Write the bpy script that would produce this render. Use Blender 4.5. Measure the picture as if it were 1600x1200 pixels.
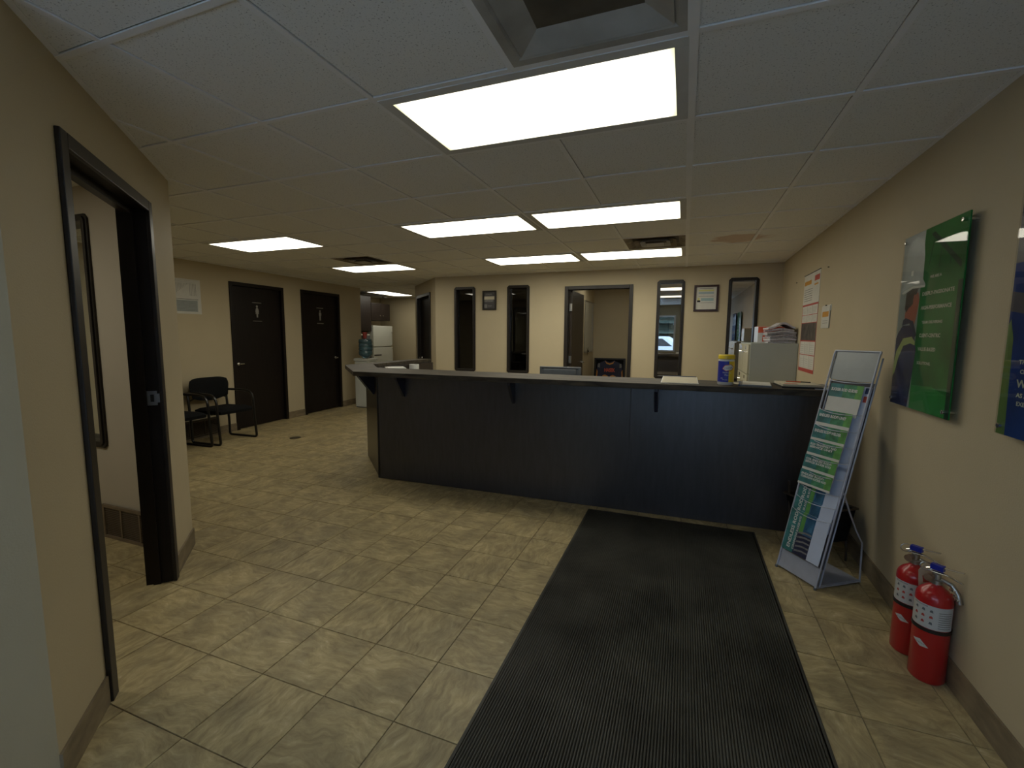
import bpy, bmesh, math, random
from mathutils import Vector, Matrix
random.seed(7)
for o in list(bpy.data.objects): bpy.data.objects.remove(o, do_unlink=True)
SC = bpy.context.scene
COL = SC.collection
PI = math.pi
CH = 1.45            # eye height above the floor
ZC = 2.406           # ceiling height

# ------------------------------------------------------------------ camera
f_px, pitch, yaw, roll = 707.02, 0.1076, 0.3616, 0.0073
Fv = Vector((-math.sin(yaw)*math.cos(pitch), math.cos(yaw)*math.cos(pitch), -math.sin(pitch)))
R0 = Vector((math.cos(yaw), math.sin(yaw), 0)); U0 = R0.cross(Fv)
Rv = R0*math.cos(roll) + U0*math.sin(roll); Uv = Rv.cross(Fv)
cam = bpy.data.cameras.new('camera'); camo = bpy.data.objects.new('camera', cam); COL.objects.link(camo)
cam.sensor_fit = 'HORIZONTAL'; cam.sensor_width = 36.0; cam.lens = 36.0*f_px/1600.0
cam.clip_start = 0.05; cam.clip_end = 200
camo.matrix_world = Matrix(((Rv.x, Uv.x, -Fv.x, 0), (Rv.y, Uv.y, -Fv.y, 0), (Rv.z, Uv.z, -Fv.z, CH), (0, 0, 0, 1)))
SC.camera = camo

# ------------------------------------------------------------------ world, sun, exposure
W = bpy.data.worlds.new('sky'); SC.world = W; W.use_nodes = True
nt = W.node_tree; nt.nodes.clear()
wo = nt.nodes.new('ShaderNodeOutputWorld'); bg = nt.nodes.new('ShaderNodeBackground')
bg.inputs[0].default_value = (0.56, 0.73, 1.0, 1); bg.inputs[1].default_value = 4.1
nt.links.new(bg.outputs[0], wo.inputs[0])
SC.view_settings.view_transform = 'Standard'; SC.view_settings.look = 'None'
SC.view_settings.gamma = 1.0; SC.view_settings.use_curve_mapping = False
SC.view_settings.exposure = 0.0
PANEL = 1.15          # master strength of the ceiling fixtures

# ------------------------------------------------------------------ materials
MATS = {}
def lin(c):
    return tuple(((x/255.0+0.055)/1.055)**2.4 if x > 10.31 else x/255.0/12.92 for x in c)
def mat(name, color, rough=0.6, metal=0.0, noise=0.0, nscale=20.0, bump=0.0, bscale=200.0, stretch=None, spec=0.5, coord='Object', trans=0.0, emis=0.0, coat=0.0):
    if name in MATS: return MATS[name]
    m = bpy.data.materials.new(name); m.use_nodes = True
    n = m.node_tree; b = n.nodes['Principled BSDF']
    b.inputs['Base Color'].default_value = (*color, 1); b.inputs['Roughness'].default_value = rough
    b.inputs['Metallic'].default_value = metal; b.inputs['Specular IOR Level'].default_value = spec
    if coat: b.inputs['Coat Weight'].default_value = coat; b.inputs['Coat Roughness'].default_value = 0.12
    if trans: b.inputs['Transmission Weight'].default_value = trans
    if emis:
        b.inputs['Emission Color'].default_value = (*color, 1); b.inputs['Emission Strength'].default_value = emis
    tc = n.nodes.new('ShaderNodeTexCoord'); mp = n.nodes.new('ShaderNodeMapping')
    n.links.new(tc.outputs[coord], mp.inputs[0])
    if stretch: mp.inputs['Scale'].default_value = stretch
    if noise:
        t = n.nodes.new('ShaderNodeTexNoise'); t.inputs['Scale'].default_value = nscale; t.inputs['Detail'].default_value = 5
        n.links.new(mp.outputs[0], t.inputs['Vector'])
        r = n.nodes.new('ShaderNodeValToRGB')
        r.color_ramp.elements[0].position = 0.3; r.color_ramp.elements[1].position = 0.7
        r.color_ramp.elements[0].color = (*[max(0, c*(1-noise)) for c in color], 1)
        r.color_ramp.elements[1].color = (*[min(1, c*(1+noise)) for c in color], 1)
        n.links.new(t.outputs['Fac'], r.inputs[0]); n.links.new(r.outputs[0], b.inputs['Base Color'])
    if bump:
        t2 = n.nodes.new('ShaderNodeTexNoise'); t2.inputs['Scale'].default_value = bscale; t2.inputs['Detail'].default_value = 3
        n.links.new(mp.outputs[0], t2.inputs['Vector'])
        bp = n.nodes.new('ShaderNodeBump'); bp.inputs['Strength'].default_value = bump; bp.inputs['Distance'].default_value = 0.002
        n.links.new(t2.outputs['Fac'], bp.inputs['Height']); n.links.new(bp.outputs[0], b.inputs['Normal'])
    MATS[name] = m
    return m
WALLC = (0.50, 0.425, 0.285)
M_wall = mat('tan_wall_paint', WALLC, 0.62, noise=0.03, nscale=2.5, bump=0.35, bscale=160, spec=0.35)
M_wall2 = mat('grey_wall_paint', (0.47, 0.42, 0.34), 0.65, noise=0.03, nscale=2.5, bump=0.3, bscale=160, spec=0.3)
M_esp = mat('espresso_wood', (0.016, 0.010, 0.008), 0.42, noise=0.5, nscale=9, stretch=(6, 6, 0.5), bump=0.25, bscale=60, spec=0.5)
M_espd = mat('dark_espresso_door', (0.0085, 0.005, 0.004), 0.5, noise=0.4, nscale=9, stretch=(6, 6, 0.5), spec=0.35)
M_lam = mat('charcoal_laminate_panel', (0.027, 0.026, 0.031), 0.34, noise=0.25, nscale=14, stretch=(3, 3, 0.4), bump=0.15, bscale=120, spec=0.9)  # dark counter laminate, blue daylight sheen put into its base colour
M_trimdark = mat('dark_bronze_trim', (0.022, 0.018, 0.015), 0.4, noise=0.15, nscale=8, spec=0.35)
M_white = mat('white_enamel', (0.62, 0.62, 0.60), 0.35, noise=0.03, nscale=4)
M_appl = mat('appliance_white', (0.62, 0.63, 0.57), 0.35, noise=0.03, nscale=4)
M_grid = mat('ceiling_grid_white', (0.82, 0.81, 0.78), 0.5, noise=0.04, nscale=5)
M_chrome = mat('chrome', (0.75, 0.74, 0.72), 0.18, 1.0, noise=0.05, nscale=10)
M_steel = mat('brushed_steel', (0.45, 0.44, 0.42), 0.35, 1.0, noise=0.1, nscale=30)
M_silver = mat('silver_grey_powder_coat', (0.40, 0.42, 0.49), 0.4, 0.15, noise=0.05, nscale=20)
M_rubber = mat('black_rubber', (0.052, 0.051, 0.042), 0.62, noise=0.45, nscale=3.5, bump=0.3, bscale=120, spec=0.4)
M_blackfab = mat('black_fabric', (0.0045, 0.005, 0.006), 0.85, noise=0.25, nscale=70, bump=0.6, bscale=500, spec=0.2)
M_blackmet = mat('black_tube_metal', (0.012, 0.011, 0.010), 0.3, 0.2, noise=0.1, nscale=20, spec=0.5)
M_blackpl = mat('black_plastic', (0.012, 0.012, 0.013), 0.45, noise=0.1, nscale=20)
M_greypl = mat('grey_plastic', (0.11, 0.12, 0.13), 0.45, noise=0.08, nscale=20)
M_paper = mat('white_paper', (0.60, 0.59, 0.54), 0.75, noise=0.04, nscale=12)
M_paperb = mat('cool_white_paper', (0.50, 0.56, 0.70), 0.6, noise=0.04, nscale=12)
M_news = mat('newsprint', (0.56, 0.54, 0.57), 0.85, noise=0.18, nscale=40)
M_newsd = mat('newsprint_dark', (0.38, 0.36, 0.40), 0.85, noise=0.3, nscale=60)
M_cream = mat('cream_paper', (0.55, 0.50, 0.38), 0.75, noise=0.05, nscale=12)
M_red = mat('extinguisher_red', (0.42, 0.012, 0.014), 0.28, noise=0.05, nscale=8, coat=0.3)
M_redp = mat('red_print', (0.42, 0.06, 0.045), 0.6, noise=0.05, nscale=12)
M_oranger = mat('orange_red_box', (0.62, 0.10, 0.04), 0.6, noise=0.05, nscale=12)
M_orange = mat('orange_print', (0.55, 0.26, 0.02), 0.6, noise=0.05, nscale=12)
M_bluel = mat('royal_blue_print', (0.012, 0.022, 0.28), 0.35, noise=0.05, nscale=12)
M_yel = mat('yellow_plastic', (0.75, 0.55, 0.03), 0.35, noise=0.04, nscale=12)
M_grnpr = mat('green_print', (0.10, 0.30, 0.07), 0.5, noise=0.35, nscale=14)
M_grnteal = mat('teal_print', (0.035, 0.17, 0.17), 0.5, noise=0.4, nscale=18)
M_bluepr = mat('pale_blue_print', (0.16, 0.26, 0.46), 0.5, noise=0.15, nscale=30)
M_bluedk = mat('dark_blue_print', (0.02, 0.045, 0.13), 0.5, noise=0.2, nscale=20)
M_grout = mat('grout', (0.17, 0.142, 0.092), 0.85, noise=0.1, nscale=30)
M_ctop = None
M_navy = mat('navy_print', (0.012, 0.016, 0.05), 0.5, noise=0.2, nscale=20)
M_gold = mat('gold_print', (0.55, 0.24, 0.05), 0.5, noise=0.05, nscale=20)
M_brass = mat('brass', (0.65, 0.48, 0.2), 0.25, 1.0, noise=0.1, nscale=30)
M_grey = mat('grey_print', (0.18, 0.175, 0.17), 0.6, noise=0.25, nscale=60)
M_cab = mat('file_cabinet_grey', (0.44, 0.47, 0.43), 0.38, noise=0.03, nscale=5, spec=0.5)
M_cabf = mat('file_cabinet_beige', (0.46, 0.44, 0.33), 0.35, noise=0.03, nscale=5, spec=0.5)
M_skin = mat('skin_print', (0.36, 0.085, 0.045), 0.3)
M_hair = mat('hair_print', (0.02, 0.013, 0.01), 0.3)
M_hat = mat('hardhat_print', (0.46, 0.52, 0.50), 0.25, noise=0.06, nscale=9)
M_jack = mat('jacket_print', (0.016, 0.024, 0.08), 0.25, noise=0.4, nscale=10)
M_hivis = mat('hi_vis_print', (0.34, 0.42, 0.16), 0.25)
M_tooth = mat('snow', (0.80, 0.84, 0.92), 0.8, noise=0.08, nscale=0.6)

def nodes_of(name):
    m = bpy.data.materials.new(name); m.use_nodes = True; MATS[name] = m
    return m, m.node_tree, m.node_tree.nodes['Principled BSDF']
def N(n, t, **kw):
    x = n.nodes.new(t)
    for k, v in kw.items(): setattr(x, k, v)
    return x
# stone-look vinyl floor tile: streaks run along the tile, seed and direction change tile by tile
def floor_tile_mat():
    m, n, b = nodes_of('travertine_look_floor_tile')
    tc = N(n, 'ShaderNodeTexCoord'); oi = N(n, 'ShaderNodeObjectInfo')
    mul = N(n, 'ShaderNodeMath', operation='MULTIPLY'); mul.inputs[1].default_value = 83.0
    n.links.new(oi.outputs['Random'], mul.inputs[0])
    add = N(n, 'ShaderNodeVectorMath', operation='ADD'); n.links.new(tc.outputs['UV'], add.inputs[0]); n.links.new(mul.outputs[0], add.inputs[1])
    # warp
    wn = N(n, 'ShaderNodeTexNoise'); wn.inputs['Scale'].default_value = 1.6; wn.inputs['Detail'].default_value = 3
    n.links.new(add.outputs[0], wn.inputs['Vector'])
    sc = N(n, 'ShaderNodeVectorMath', operation='SCALE'); sc.inputs['Scale'].default_value = 0.55; n.links.new(wn.outputs['Color'], sc.inputs[0])
    ad2 = N(n, 'ShaderNodeVectorMath', operation='ADD'); n.links.new(add.outputs[0], ad2.inputs[0]); n.links.new(sc.outputs[0], ad2.inputs[1])
    mp = N(n, 'ShaderNodeMapping'); mp.inputs['Scale'].default_value = (1.7, 6.0, 1); n.links.new(ad2.outputs[0], mp.inputs[0])
    t1 = N(n, 'ShaderNodeTexNoise'); t1.inputs['Scale'].default_value = 2.1; t1.inputs['Detail'].default_value = 11; t1.inputs['Roughness'].default_value = 0.7
    n.links.new(mp.outputs[0], t1.inputs['Vector'])
    r = N(n, 'ShaderNodeValToRGB'); e = r.color_ramp.elements
    e[0].position = 0.30; e[0].color = (0.265, 0.21, 0.115, 1); e[1].position = 0.50; e[1].color = (0.40, 0.325, 0.178, 1)
    x = e.new(0.62); x.color = (0.475, 0.395, 0.225, 1); x = e.new(0.73); x.color = (0.62, 0.54, 0.36, 1)
    n.links.new(t1.outputs['Fac'], r.inputs[0])
    # broad cloud
    t2 = N(n, 'ShaderNodeTexNoise'); t2.inputs['Scale'].default_value = 2.2; t2.inputs['Detail'].default_value = 4; n.links.new(ad2.outputs[0], t2.inputs['Vector'])
    r2 = N(n, 'ShaderNodeValToRGB'); r2.color_ramp.elements[0].position = 0.35; r2.color_ramp.elements[0].color = (0.78, 0.77, 0.77, 1)
    r2.color_ramp.elements[1].position = 0.66; r2.color_ramp.elements[1].color = (1.16, 1.14, 1.08, 1); n.links.new(t2.outputs['Fac'], r2.inputs[0])
    mx = N(n, 'ShaderNodeMix', data_type='RGBA', blend_type='MULTIPLY'); mx.inputs[0].default_value = 1.0
    n.links.new(r.outputs[0], mx.inputs[6]); n.links.new(r2.outputs[0], mx.inputs[7]); n.links.new(mx.outputs[2], b.inputs['Base Color'])
    b.inputs['Roughness'].default_value = 0.48; b.inputs['Specular IOR Level'].default_value = 0.35
    bp = N(n, 'ShaderNodeBump'); bp.inputs['Strength'].default_value = 0.2; bp.inputs['Distance'].default_value = 0.002
    n.links.new(t1.outputs['Fac'], bp.inputs['Height']); n.links.new(bp.outputs[0], b.inputs['Normal'])
    return m
M_floor = floor_tile_mat()
def ceil_tile_mat():
    m, n, b = nodes_of('mineral_fibre_ceiling_tile')
    g = N(n, 'ShaderNodeNewGeometry')
    t = N(n, 'ShaderNodeTexNoise'); t.inputs['Scale'].default_value = 150; t.inputs['Detail'].default_value = 2; n.links.new(g.outputs['Position'], t.inputs['Vector'])
    r = N(n, 'ShaderNodeValToRGB'); e = r.color_ramp.elements
    e[0].position = 0.30; e[0].color = (0.42, 0.41, 0.37, 1); e[1].position = 0.39; e[1].color = (0.80, 0.79, 0.74, 1)
    n.links.new(t.outputs['Fac'], r.inputs[0])
    # brown water stain on the tiles near (0.49, 5.03)
    sub = N(n, 'ShaderNodeVectorMath', operation='SUBTRACT'); sub.inputs[1].default_value = (0.46, 5.04, ZC); n.links.new(g.outputs['Position'], sub.inputs[0])
    mp = N(n, 'ShaderNodeMapping'); mp.inputs['Scale'].default_value = (1/0.30, 1/0.25, 0.0); n.links.new(sub.outputs[0], mp.inputs[0])
    wn = N(n, 'ShaderNodeTexNoise'); wn.inputs['Scale'].default_value = 7; wn.inputs['Detail'].default_value = 4; n.links.new(g.outputs['Position'], wn.inputs['Vector'])
    ln = N(n, 'ShaderNodeVectorMath', operation='LENGTH'); n.links.new(mp.outputs[0], ln.inputs[0])
    ma = N(n, 'ShaderNodeMath', operation='MULTIPLY_ADD'); ma.inputs[1].default_value = 0.9; n.links.new(wn.outputs['Fac'], ma.inputs[0]); n.links.new(ln.outputs['Value'], ma.inputs[2])
    r2 = N(n, 'ShaderNodeValToRGB'); e = r2.color_ramp.elements
    e[0].position = 0.0; e[0].color = (0.5, 0.5, 0.5, 1); e[1].position = 1.35/1.6; e[1].color = (1, 1, 1, 1)
    x = e.new(1.15/1.6); x.color = (0.45, 0.45, 0.45, 1)
    dv = N(n, 'ShaderNodeMath', operation='DIVIDE'); dv.inputs[1].default_value = 1.6; n.links.new(ma.outputs[0], dv.inputs[0]); n.links.new(dv.outputs[0], r2.inputs[0])
    iv = N(n, 'ShaderNodeMath', operation='SUBTRACT'); iv.inputs[0].default_value = 1.0; n.links.new(r2.outputs[0], iv.inputs[1])
    mx = N(n, 'ShaderNodeMix', data_type='RGBA', blend_type='MULTIPLY'); n.links.new(iv.outputs[0], mx.inputs[0])
    n.links.new(r.outputs[0], mx.inputs[6]); mx.inputs[7].default_value = (0.62, 0.34, 0.20, 1)
    n.links.new(mx.outputs[2], b.inputs['Base Color']); b.inputs['Roughness'].default_value = 0.9; b.inputs['Specular IOR Level'].default_value = 0.2
    bp = N(n, 'ShaderNodeBump'); bp.inputs['Strength'].default_value = 0.3; bp.inputs['Distance'].default_value = 0.002
    n.links.new(t.outputs['Fac'], bp.inputs['Height']); n.links.new(bp.outputs[0], b.inputs['Normal'])
    return m
M_ctile = ceil_tile_mat()
def countertop_mat():
    m, n, b = nodes_of('slate_look_laminate')
    tc = N(n, 'ShaderNodeTexCoord'); mp = N(n, 'ShaderNodeMapping'); mp.inputs['Scale'].default_value = (1.4, 7, 9); n.links.new(tc.outputs['Object'], mp.inputs[0])
    t = N(n, 'ShaderNodeTexNoise'); t.inputs['Scale'].default_value = 3; t.inputs['Detail'].default_value = 8; t.inputs['Distortion'].default_value = 0.7; n.links.new(mp.outputs[0], t.inputs['Vector'])
    r = N(n, 'ShaderNodeValToRGB'); e = r.color_ramp.elements
    e[0].position = 0.33; e[0].color = (0.022, 0.019, 0.015, 1); e[1].position = 0.7; e[1].color = (0.095, 0.078, 0.054, 1)
    x = e.new(0.52); x.color = (0.055, 0.046, 0.035, 1)
    n.links.new(t.outputs['Fac'], r.inputs[0]); n.links.new(r.outputs[0], b.inputs['Base Color'])
    b.inputs['Roughness'].default_value = 0.6; b.inputs['Specular IOR Level'].default_value = 0.25
    return m
M_ctop = countertop_mat()
def diffuser_mat(name, strength):
    m = bpy.data.materials.new(name); m.use_nodes = True; n = m.node_tree; n.nodes.clear(); MATS[name] = m
    out = N(n, 'ShaderNodeOutputMaterial'); em = N(n, 'ShaderNodeEmission'); n.links.new(em.outputs[0], out.inputs[0])
    tc = N(n, 'ShaderNodeTexCoord'); sp = N(n, 'ShaderNodeSeparateXYZ'); n.links.new(tc.outputs['Object'], sp.inputs[0])
    ab = N(n, 'ShaderNodeMath', operation='ABSOLUTE'); n.links.new(sp.outputs[0], ab.inputs[0])
    ay = N(n, 'ShaderNodeMath', operation='ABSOLUTE'); n.links.new(sp.outputs[1], ay.inputs[0])
    # tubes stop short of the lens ends, so the ends and above all the corners glow a weaker yellow
    cy = N(n, 'ShaderNodeMath', operation='MULTIPLY_ADD'); cy.inputs[1].default_value = 0.12; n.links.new(ay.outputs[0], cy.inputs[0]); n.links.new(ab.outputs[0], cy.inputs[2])
    mr = N(n, 'ShaderNodeMapRange'); mr.inputs['From Min'].default_value = 0.545; mr.inputs['From Max'].default_value = 0.592; n.links.new(cy.outputs[0], mr.inputs[0])
    mx = N(n, 'ShaderNodeMix', data_type='RGBA'); mx.inputs[6].default_value = (strength, strength*0.95, strength*0.78, 1); mx.inputs[7].default_value = (0.90, 0.86, 0.33, 1)
    n.links.new(mr.outputs[0], mx.inputs[0]); n.links.new(mx.outputs[2], em.inputs[0]); em.inputs[1].default_value = 1.0
    return m
def mirror_mat(name, refl, tint, trans_tint=(0.5, 0.5, 0.5)):
    m = bpy.data.materials.new(name); m.use_nodes = True; n = m.node_tree; n.nodes.clear(); MATS[name] = m
    out = N(n, 'ShaderNodeOutputMaterial'); g = N(n, 'ShaderNodeBsdfGlossy'); g.inputs['Roughness'].default_value = 0.0; g.inputs['Color'].default_value = (*tint, 1)
    t = N(n, 'ShaderNodeBsdfTransparent'); t.inputs['Color'].default_value = (*trans_tint, 1)
    mx = N(n, 'ShaderNodeMixShader'); mx.inputs[0].default_value = refl
    n.links.new(t.outputs[0], mx.inputs[1]); n.links.new(g.outputs[0], mx.inputs[2]); n.links.new(mx.outputs[0], out.inputs[0])
    return m
M_mirror = mirror_mat('mirror_film_glass', 0.8, (0.88, 0.86, 0.84))
M_tint = mirror_mat('tinted_office_glass', 0.07, (0.9, 0.9, 0.9), (0.42, 0.42, 0.40))
M_clear = mirror_mat('clear_glass', 0.07, (0.95, 0.97, 1.0), (0.92, 0.95, 0.95))

# ------------------------------------------------------------------ mesh helpers
class MB:
    def __init__(s): s.v = []; s.f = []; s.m = []; s.uv = None
    def add(s, vs, fs, mi=0):
        o = len(s.v); s.v += [tuple(v) for v in vs]; s.f += [tuple(i+o for i in f) for f in fs]; s.m += [mi]*len(fs); return s
    def hexa(s, p, mi=0):   # p: 8 points, bottom ring then top ring
        return s.add(p, [(3, 2, 1, 0), (4, 5, 6, 7), (0, 1, 5, 4), (1, 2, 6, 5), (2, 3, 7, 6), (3, 0, 4, 7)], mi)
    def box(s, x0, x1, y0, y1, z0, z1, mi=0, X=None):
        p = [(x0, y0, z0), (x1, y0, z0), (x1, y1, z0), (x0, y1, z0), (x0, y0, z1), (x1, y0, z1), (x1, y1, z1), (x0, y1, z1)]
        if X: p = [X(*q) for q in p]
        return s.hexa(p, mi)
    def prism(s, pts, z0, z1, mi=0, X=None):
        n = len(pts); p = [(a, b, z0) for a, b in pts] + [(a, b, z1) for a, b in pts]
        if X: p = [X(*q) for q in p]
        return s.add(p, [tuple(range(n-1, -1, -1)), tuple(range(n, 2*n))] + [(i, (i+1) % n, n+(i+1) % n, n+i) for i in range(n)], mi)
    def tube(s, pts, r, seg=8, mi=0, closed=False, flat=None):
        pts = [Vector(p) for p in pts]; n = len(pts); rings = []
        up = None
        for i, p in enumerate(pts):
            a = pts[(i-1) % n] if (closed or i > 0) else pts[i]; b = pts[(i+1) % n] if (closed or i < n-1) else pts[i]
            d = (b-a).normalized()
            if up is None:
                up = Vector((0, 0, 1)) if abs(d.z) < 0.9 else Vector((1, 0, 0))
            x = d.cross(up)
            if x.length < 1e-5: x = d.orthogonal()
            x.normalize(); y = x.cross(d).normalized(); up = y
            rr = r[i] if isinstance(r, (list, tuple)) else r
            fl = flat if flat else 1.0
            rings.append([p + x*rr*math.cos(2*PI*k/seg) + y*rr*fl*math.sin(2*PI*k/seg) for k in range(seg)])
        vs = [q for rg in rings for q in rg]; fs = []
        for i in range(n if closed else n-1):
            j = (i+1) % n
            for k in range(seg): fs.append((i*seg+k, i*seg+(k+1) % seg, j*seg+(k+1) % seg, j*seg+k))
        if not closed: fs += [tuple(range(seg-1, -1, -1)), tuple((n-1)*seg+k for k in range(seg))]
        return s.add(vs, fs, mi)
    def lathe(s, prof, c=(0, 0, 0), seg=24, mi=0, a0=0.0, a1=2*PI, X=None):
        full = abs(a1-a0-2*PI) < 1e-6; cols = seg if full else seg+1; vs = []
        for k in range(cols):
            a = a0+(a1-a0)*k/seg
            for r, z in prof: vs.append((c[0]+r*math.cos(a), c[1]+r*math.sin(a), c[2]+z))
        if X: vs = [X(*v) for v in vs]
        m = len(prof); fs = []
        for k in range(seg):
            k2 = (k+1) % cols
            for i in range(m-1): fs.append((k*m+i, k2*m+i, k2*m+i+1, k*m+i+1))
        if full:
            fs += [tuple(k*m for k in range(seg-1, -1, -1)), tuple(k*m+m-1 for k in range(seg))]
        return s.add(vs, fs, mi)
    def mesh(s, name, mats, smooth=False, bevel=0.0, fix=True):
        me = bpy.data.meshes.new(name); me.from_pydata([tuple(v) for v in s.v], [], s.f)
        for m in mats: me.materials.append(m)
        me.polygons.foreach_set('material_index', s.m); me.update()
        bm = bmesh.new(); bm.from_mesh(me)
        if fix: bmesh.ops.recalc_face_normals(bm, faces=bm.faces)
        if bevel: bmesh.ops.bevel(bm, geom=list(bm.edges), offset=bevel, segments=2, profile=0.6, affect='EDGES', clamp_overlap=True)
        bm.to_mesh(me); bm.free()
        if smooth:
            for p in me.polygons: p.use_smooth = True
            if hasattr(me, 'set_sharp_from_angle'): me.set_sharp_from_angle(angle=math.radians(40))
        return me
    def build(s, name, mats, parent=None, smooth=False, bevel=0.0, label=None, fix=True):
        if not isinstance(mats, (list, tuple)): mats = [mats]
        o = bpy.data.objects.new(name, s.mesh(name, mats, smooth, bevel, fix)); COL.objects.link(o)
        if parent is not None:
            o.parent = parent; o.matrix_parent_inverse = world_of(parent).inverted()
        if label: o['label'] = label
        return o
def world_of(o):
    M = Matrix.LocRotScale(o.location, o.rotation_euler, o.scale)
    if o.parent is not None: M = world_of(o.parent) @ o.matrix_parent_inverse @ M
    return M
def thing(name, label, cat, loc=(0, 0, 0), group=None, rz=0.0):
    o = bpy.data.objects.new(name, None); COL.objects.link(o); o.location = loc; o.rotation_euler = (0, 0, rz)
    o.empty_display_size = 0.1
    o['label'] = label; o['category'] = cat
    if group: o['group'] = group
    return o
def tag(o, label, cat, group=None):
    o['label'] = label; o['category'] = cat
    if group: o['group'] = group
    return o
def struct(o, label=None):
    o['kind'] = 'structure'
    if label: o['label'] = label
    return o
class Frame:   # plane frame: P(a,b,c) = o + a*u + b*v + c*n
    def __init__(s, o, u, v, n=None):
        s.o = Vector(o); s.u = Vector(u).normalized(); s.v = Vector(v).normalized(); s.n = Vector(n).normalized() if n else s.u.cross(s.v).normalized()
    def __call__(s, a, b, c=0.0): return s.o + s.u*a + s.v*b + s.n*c
def rect(a0, a1, b0, b1): return [(a0, b0), (a1, b0), (a1, b1), (a0, b1)]
def text(name, s, F, a, b, h, m, parent, c=0.0006, align='LEFT', width=None, depth=0.0003, bold=0.0, rot=0.0, label=None):
    cu = bpy.data.curves.new(name, 'FONT'); cu.body = s; cu.size = 1.0; cu.align_x = align; cu.extrude = 0.0; cu.offset = bold; cu.resolution_u = 2
    o = bpy.data.objects.new(name+'_src', cu); COL.objects.link(o)
    dg = bpy.context.evaluated_depsgraph_get(); me = bpy.data.meshes.new_from_object(o.evaluated_get(dg))
    bpy.data.objects.remove(o, do_unlink=True); bpy.data.curves.remove(cu)
    xs = [v.co.x for v in me.vertices] or [0, 1]; w = max(xs)-min(xs)
    sx = h/0.72; sy = sx
    if width: sx = width/w
    ca, sa = math.cos(rot), math.sin(rot)
    for v in me.vertices:
        x, y = v.co.x*sx, v.co.y*sy
        v.co = F(a+x*ca-y*sa, b+x*sa+y*ca, c)
    me.name = name; me.materials.clear(); me.materials.append(m); me.update()
    ob = bpy.data.objects.new(name, me); COL.objects.link(ob)
    if parent is not None: ob.parent = parent; ob.matrix_parent_inverse = world_of(parent).inverted()
    if label: ob['label'] = label
    return ob
def card(name, polys, mats, F, parent=None, th=0.0004, base=0.0, label=None):
    # printed areas as thin raised shapes lying on a sheet; polys: (points, material index[, layer])
    mb = MB()
    for i, p in enumerate(polys):
        ly = p[2] if len(p) > 2 else 0
        mb.prism(p[0], base+ly*th, base+(ly+1)*th, p[1], X=F)
    return mb.build(name, mats, parent, label=label)

def copy_tree(o, parent=None, M=None):
    c = o.copy(); COL.objects.link(c)
    if parent is not None: c.parent = parent
    for ch in list(o.children): copy_tree(ch, c)
    return c

# ================================================================== THE SETTING
# ---- floor: grout bed with 13 inch tiles
def wall_x(y): return 1.106 + 0.0107*(y-2.307)            # right wall
def lwall_x(y): return -6.16 - 0.06*(y-4.0)               # left wall
TP, TX, TY = 0.3325, -0.959, 1.967
floor = struct(MB().box(-9.2, 1.6, -1.6, 11.0, -0.12, -0.004).build('floor', M_grout))
def tile_mesh():
    mb = MB(); h = TP/2-0.0016
    mb.add([(-h, -h, -0.006), (h, -h, -0.006), (h, h, -0.006), (-h, h, -0.006), (-h+.001, -h+.001, 0), (h-.001, -h+.001, 0), (h-.001, h-.001, 0), (-h+.001, h-.001, 0)],
           [(4, 5, 6, 7), (0, 1, 5, 4), (1, 2, 6, 5), (2, 3, 7, 6), (3, 0, 4, 7)])
    me = mb.mesh('floor_tile', [M_floor], fix=False)
    uv = me.uv_layers.new(name='UVMap')
    for l in me.loops:
        co = me.vertices[l.vertex_index].co; uv.data[l.index].uv = (co.x/TP+.5, co.y/TP+.5)
    return me
tm = tile_mesh()
room_poly = [(-1.85, -1.35), (1.12, -1.35), (1.2, 6.8), (-3.95, 6.8), (-5.1, 7.95), (-5.1, 10.4), (-8.0, 10.4), (-8.0, 7.8), (-6.5, 7.8), (-6.2, 2.0), (-6.2, -1.35)]
def inside(x, y, poly=room_poly):
    c = False; j = len(poly)-1
    for i in range(len(poly)):
        a, b = poly[i], poly[j]
        if (a[1] > y) != (b[1] > y) and x < (b[0]-a[0])*(y-a[1])/(b[1]-a[1])+a[0]: c = not c
        j = i
    return c
cells = []
for i in range(-22, 8):
    for j in range(-10, 26):
        x = TX+(i+.5)*TP; y = TY+(j+.5)*TP
        if any(inside(x+a, y+b) for a in (-TP/2, TP/2) for b in (-TP/2, TP/2)):
            d = (Vector((x, y, 0))-Vector((0, 0, CH))); dep = d.dot(Fv)
            vis = dep > 0.4 and abs(d.dot(Rv)/dep*f_px) < 860 and abs(d.dot(Uv)/dep*f_px) < 680
            hid = (y > 3.8 and x > -3.4) or (-0.5 < x < 0.4 and 0 < y < 3.5)
            cells.append((0 if (vis and not hid) else 1, dep, x, y))
cells.sort()
far = MB(); far_uv = []
for k, (a, dep, x, y) in enumerate(cells):
    q = random.choice((0, 1, 0, 1, 2, 3))
    if k < 296:
        o = bpy.data.objects.new('floor_tile', tm); COL.objects.link(o); o.location = (x, y, random.uniform(0, 0.0006)); o.rotation_euler = (0, 0, q*PI/2); o.parent = floor
    else:
        h = TP/2-0.0016; far.add([(x-h, y-h, 0), (x+h, y-h, 0), (x+h, y+h, 0), (x-h, y+h, 0)], [(0, 1, 2, 3)])
        u = [(0, 0), (1, 0), (1, 1), (0, 1)]; u = u[q:]+u[:q]; s = (random.uniform(0, 80), random.uniform(0, 80))
        far_uv += [(p[0]+s[0], p[1]+s[1]) for p in u]
fo = far.build('far_floor_tiles', M_floor, floor, fix=False); fo['kind'] = 'stuff'
uvl = fo.data.uv_layers.new(name='UVMap')
for i, u in enumerate(far_uv): uvl.data[i].uv = u

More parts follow.
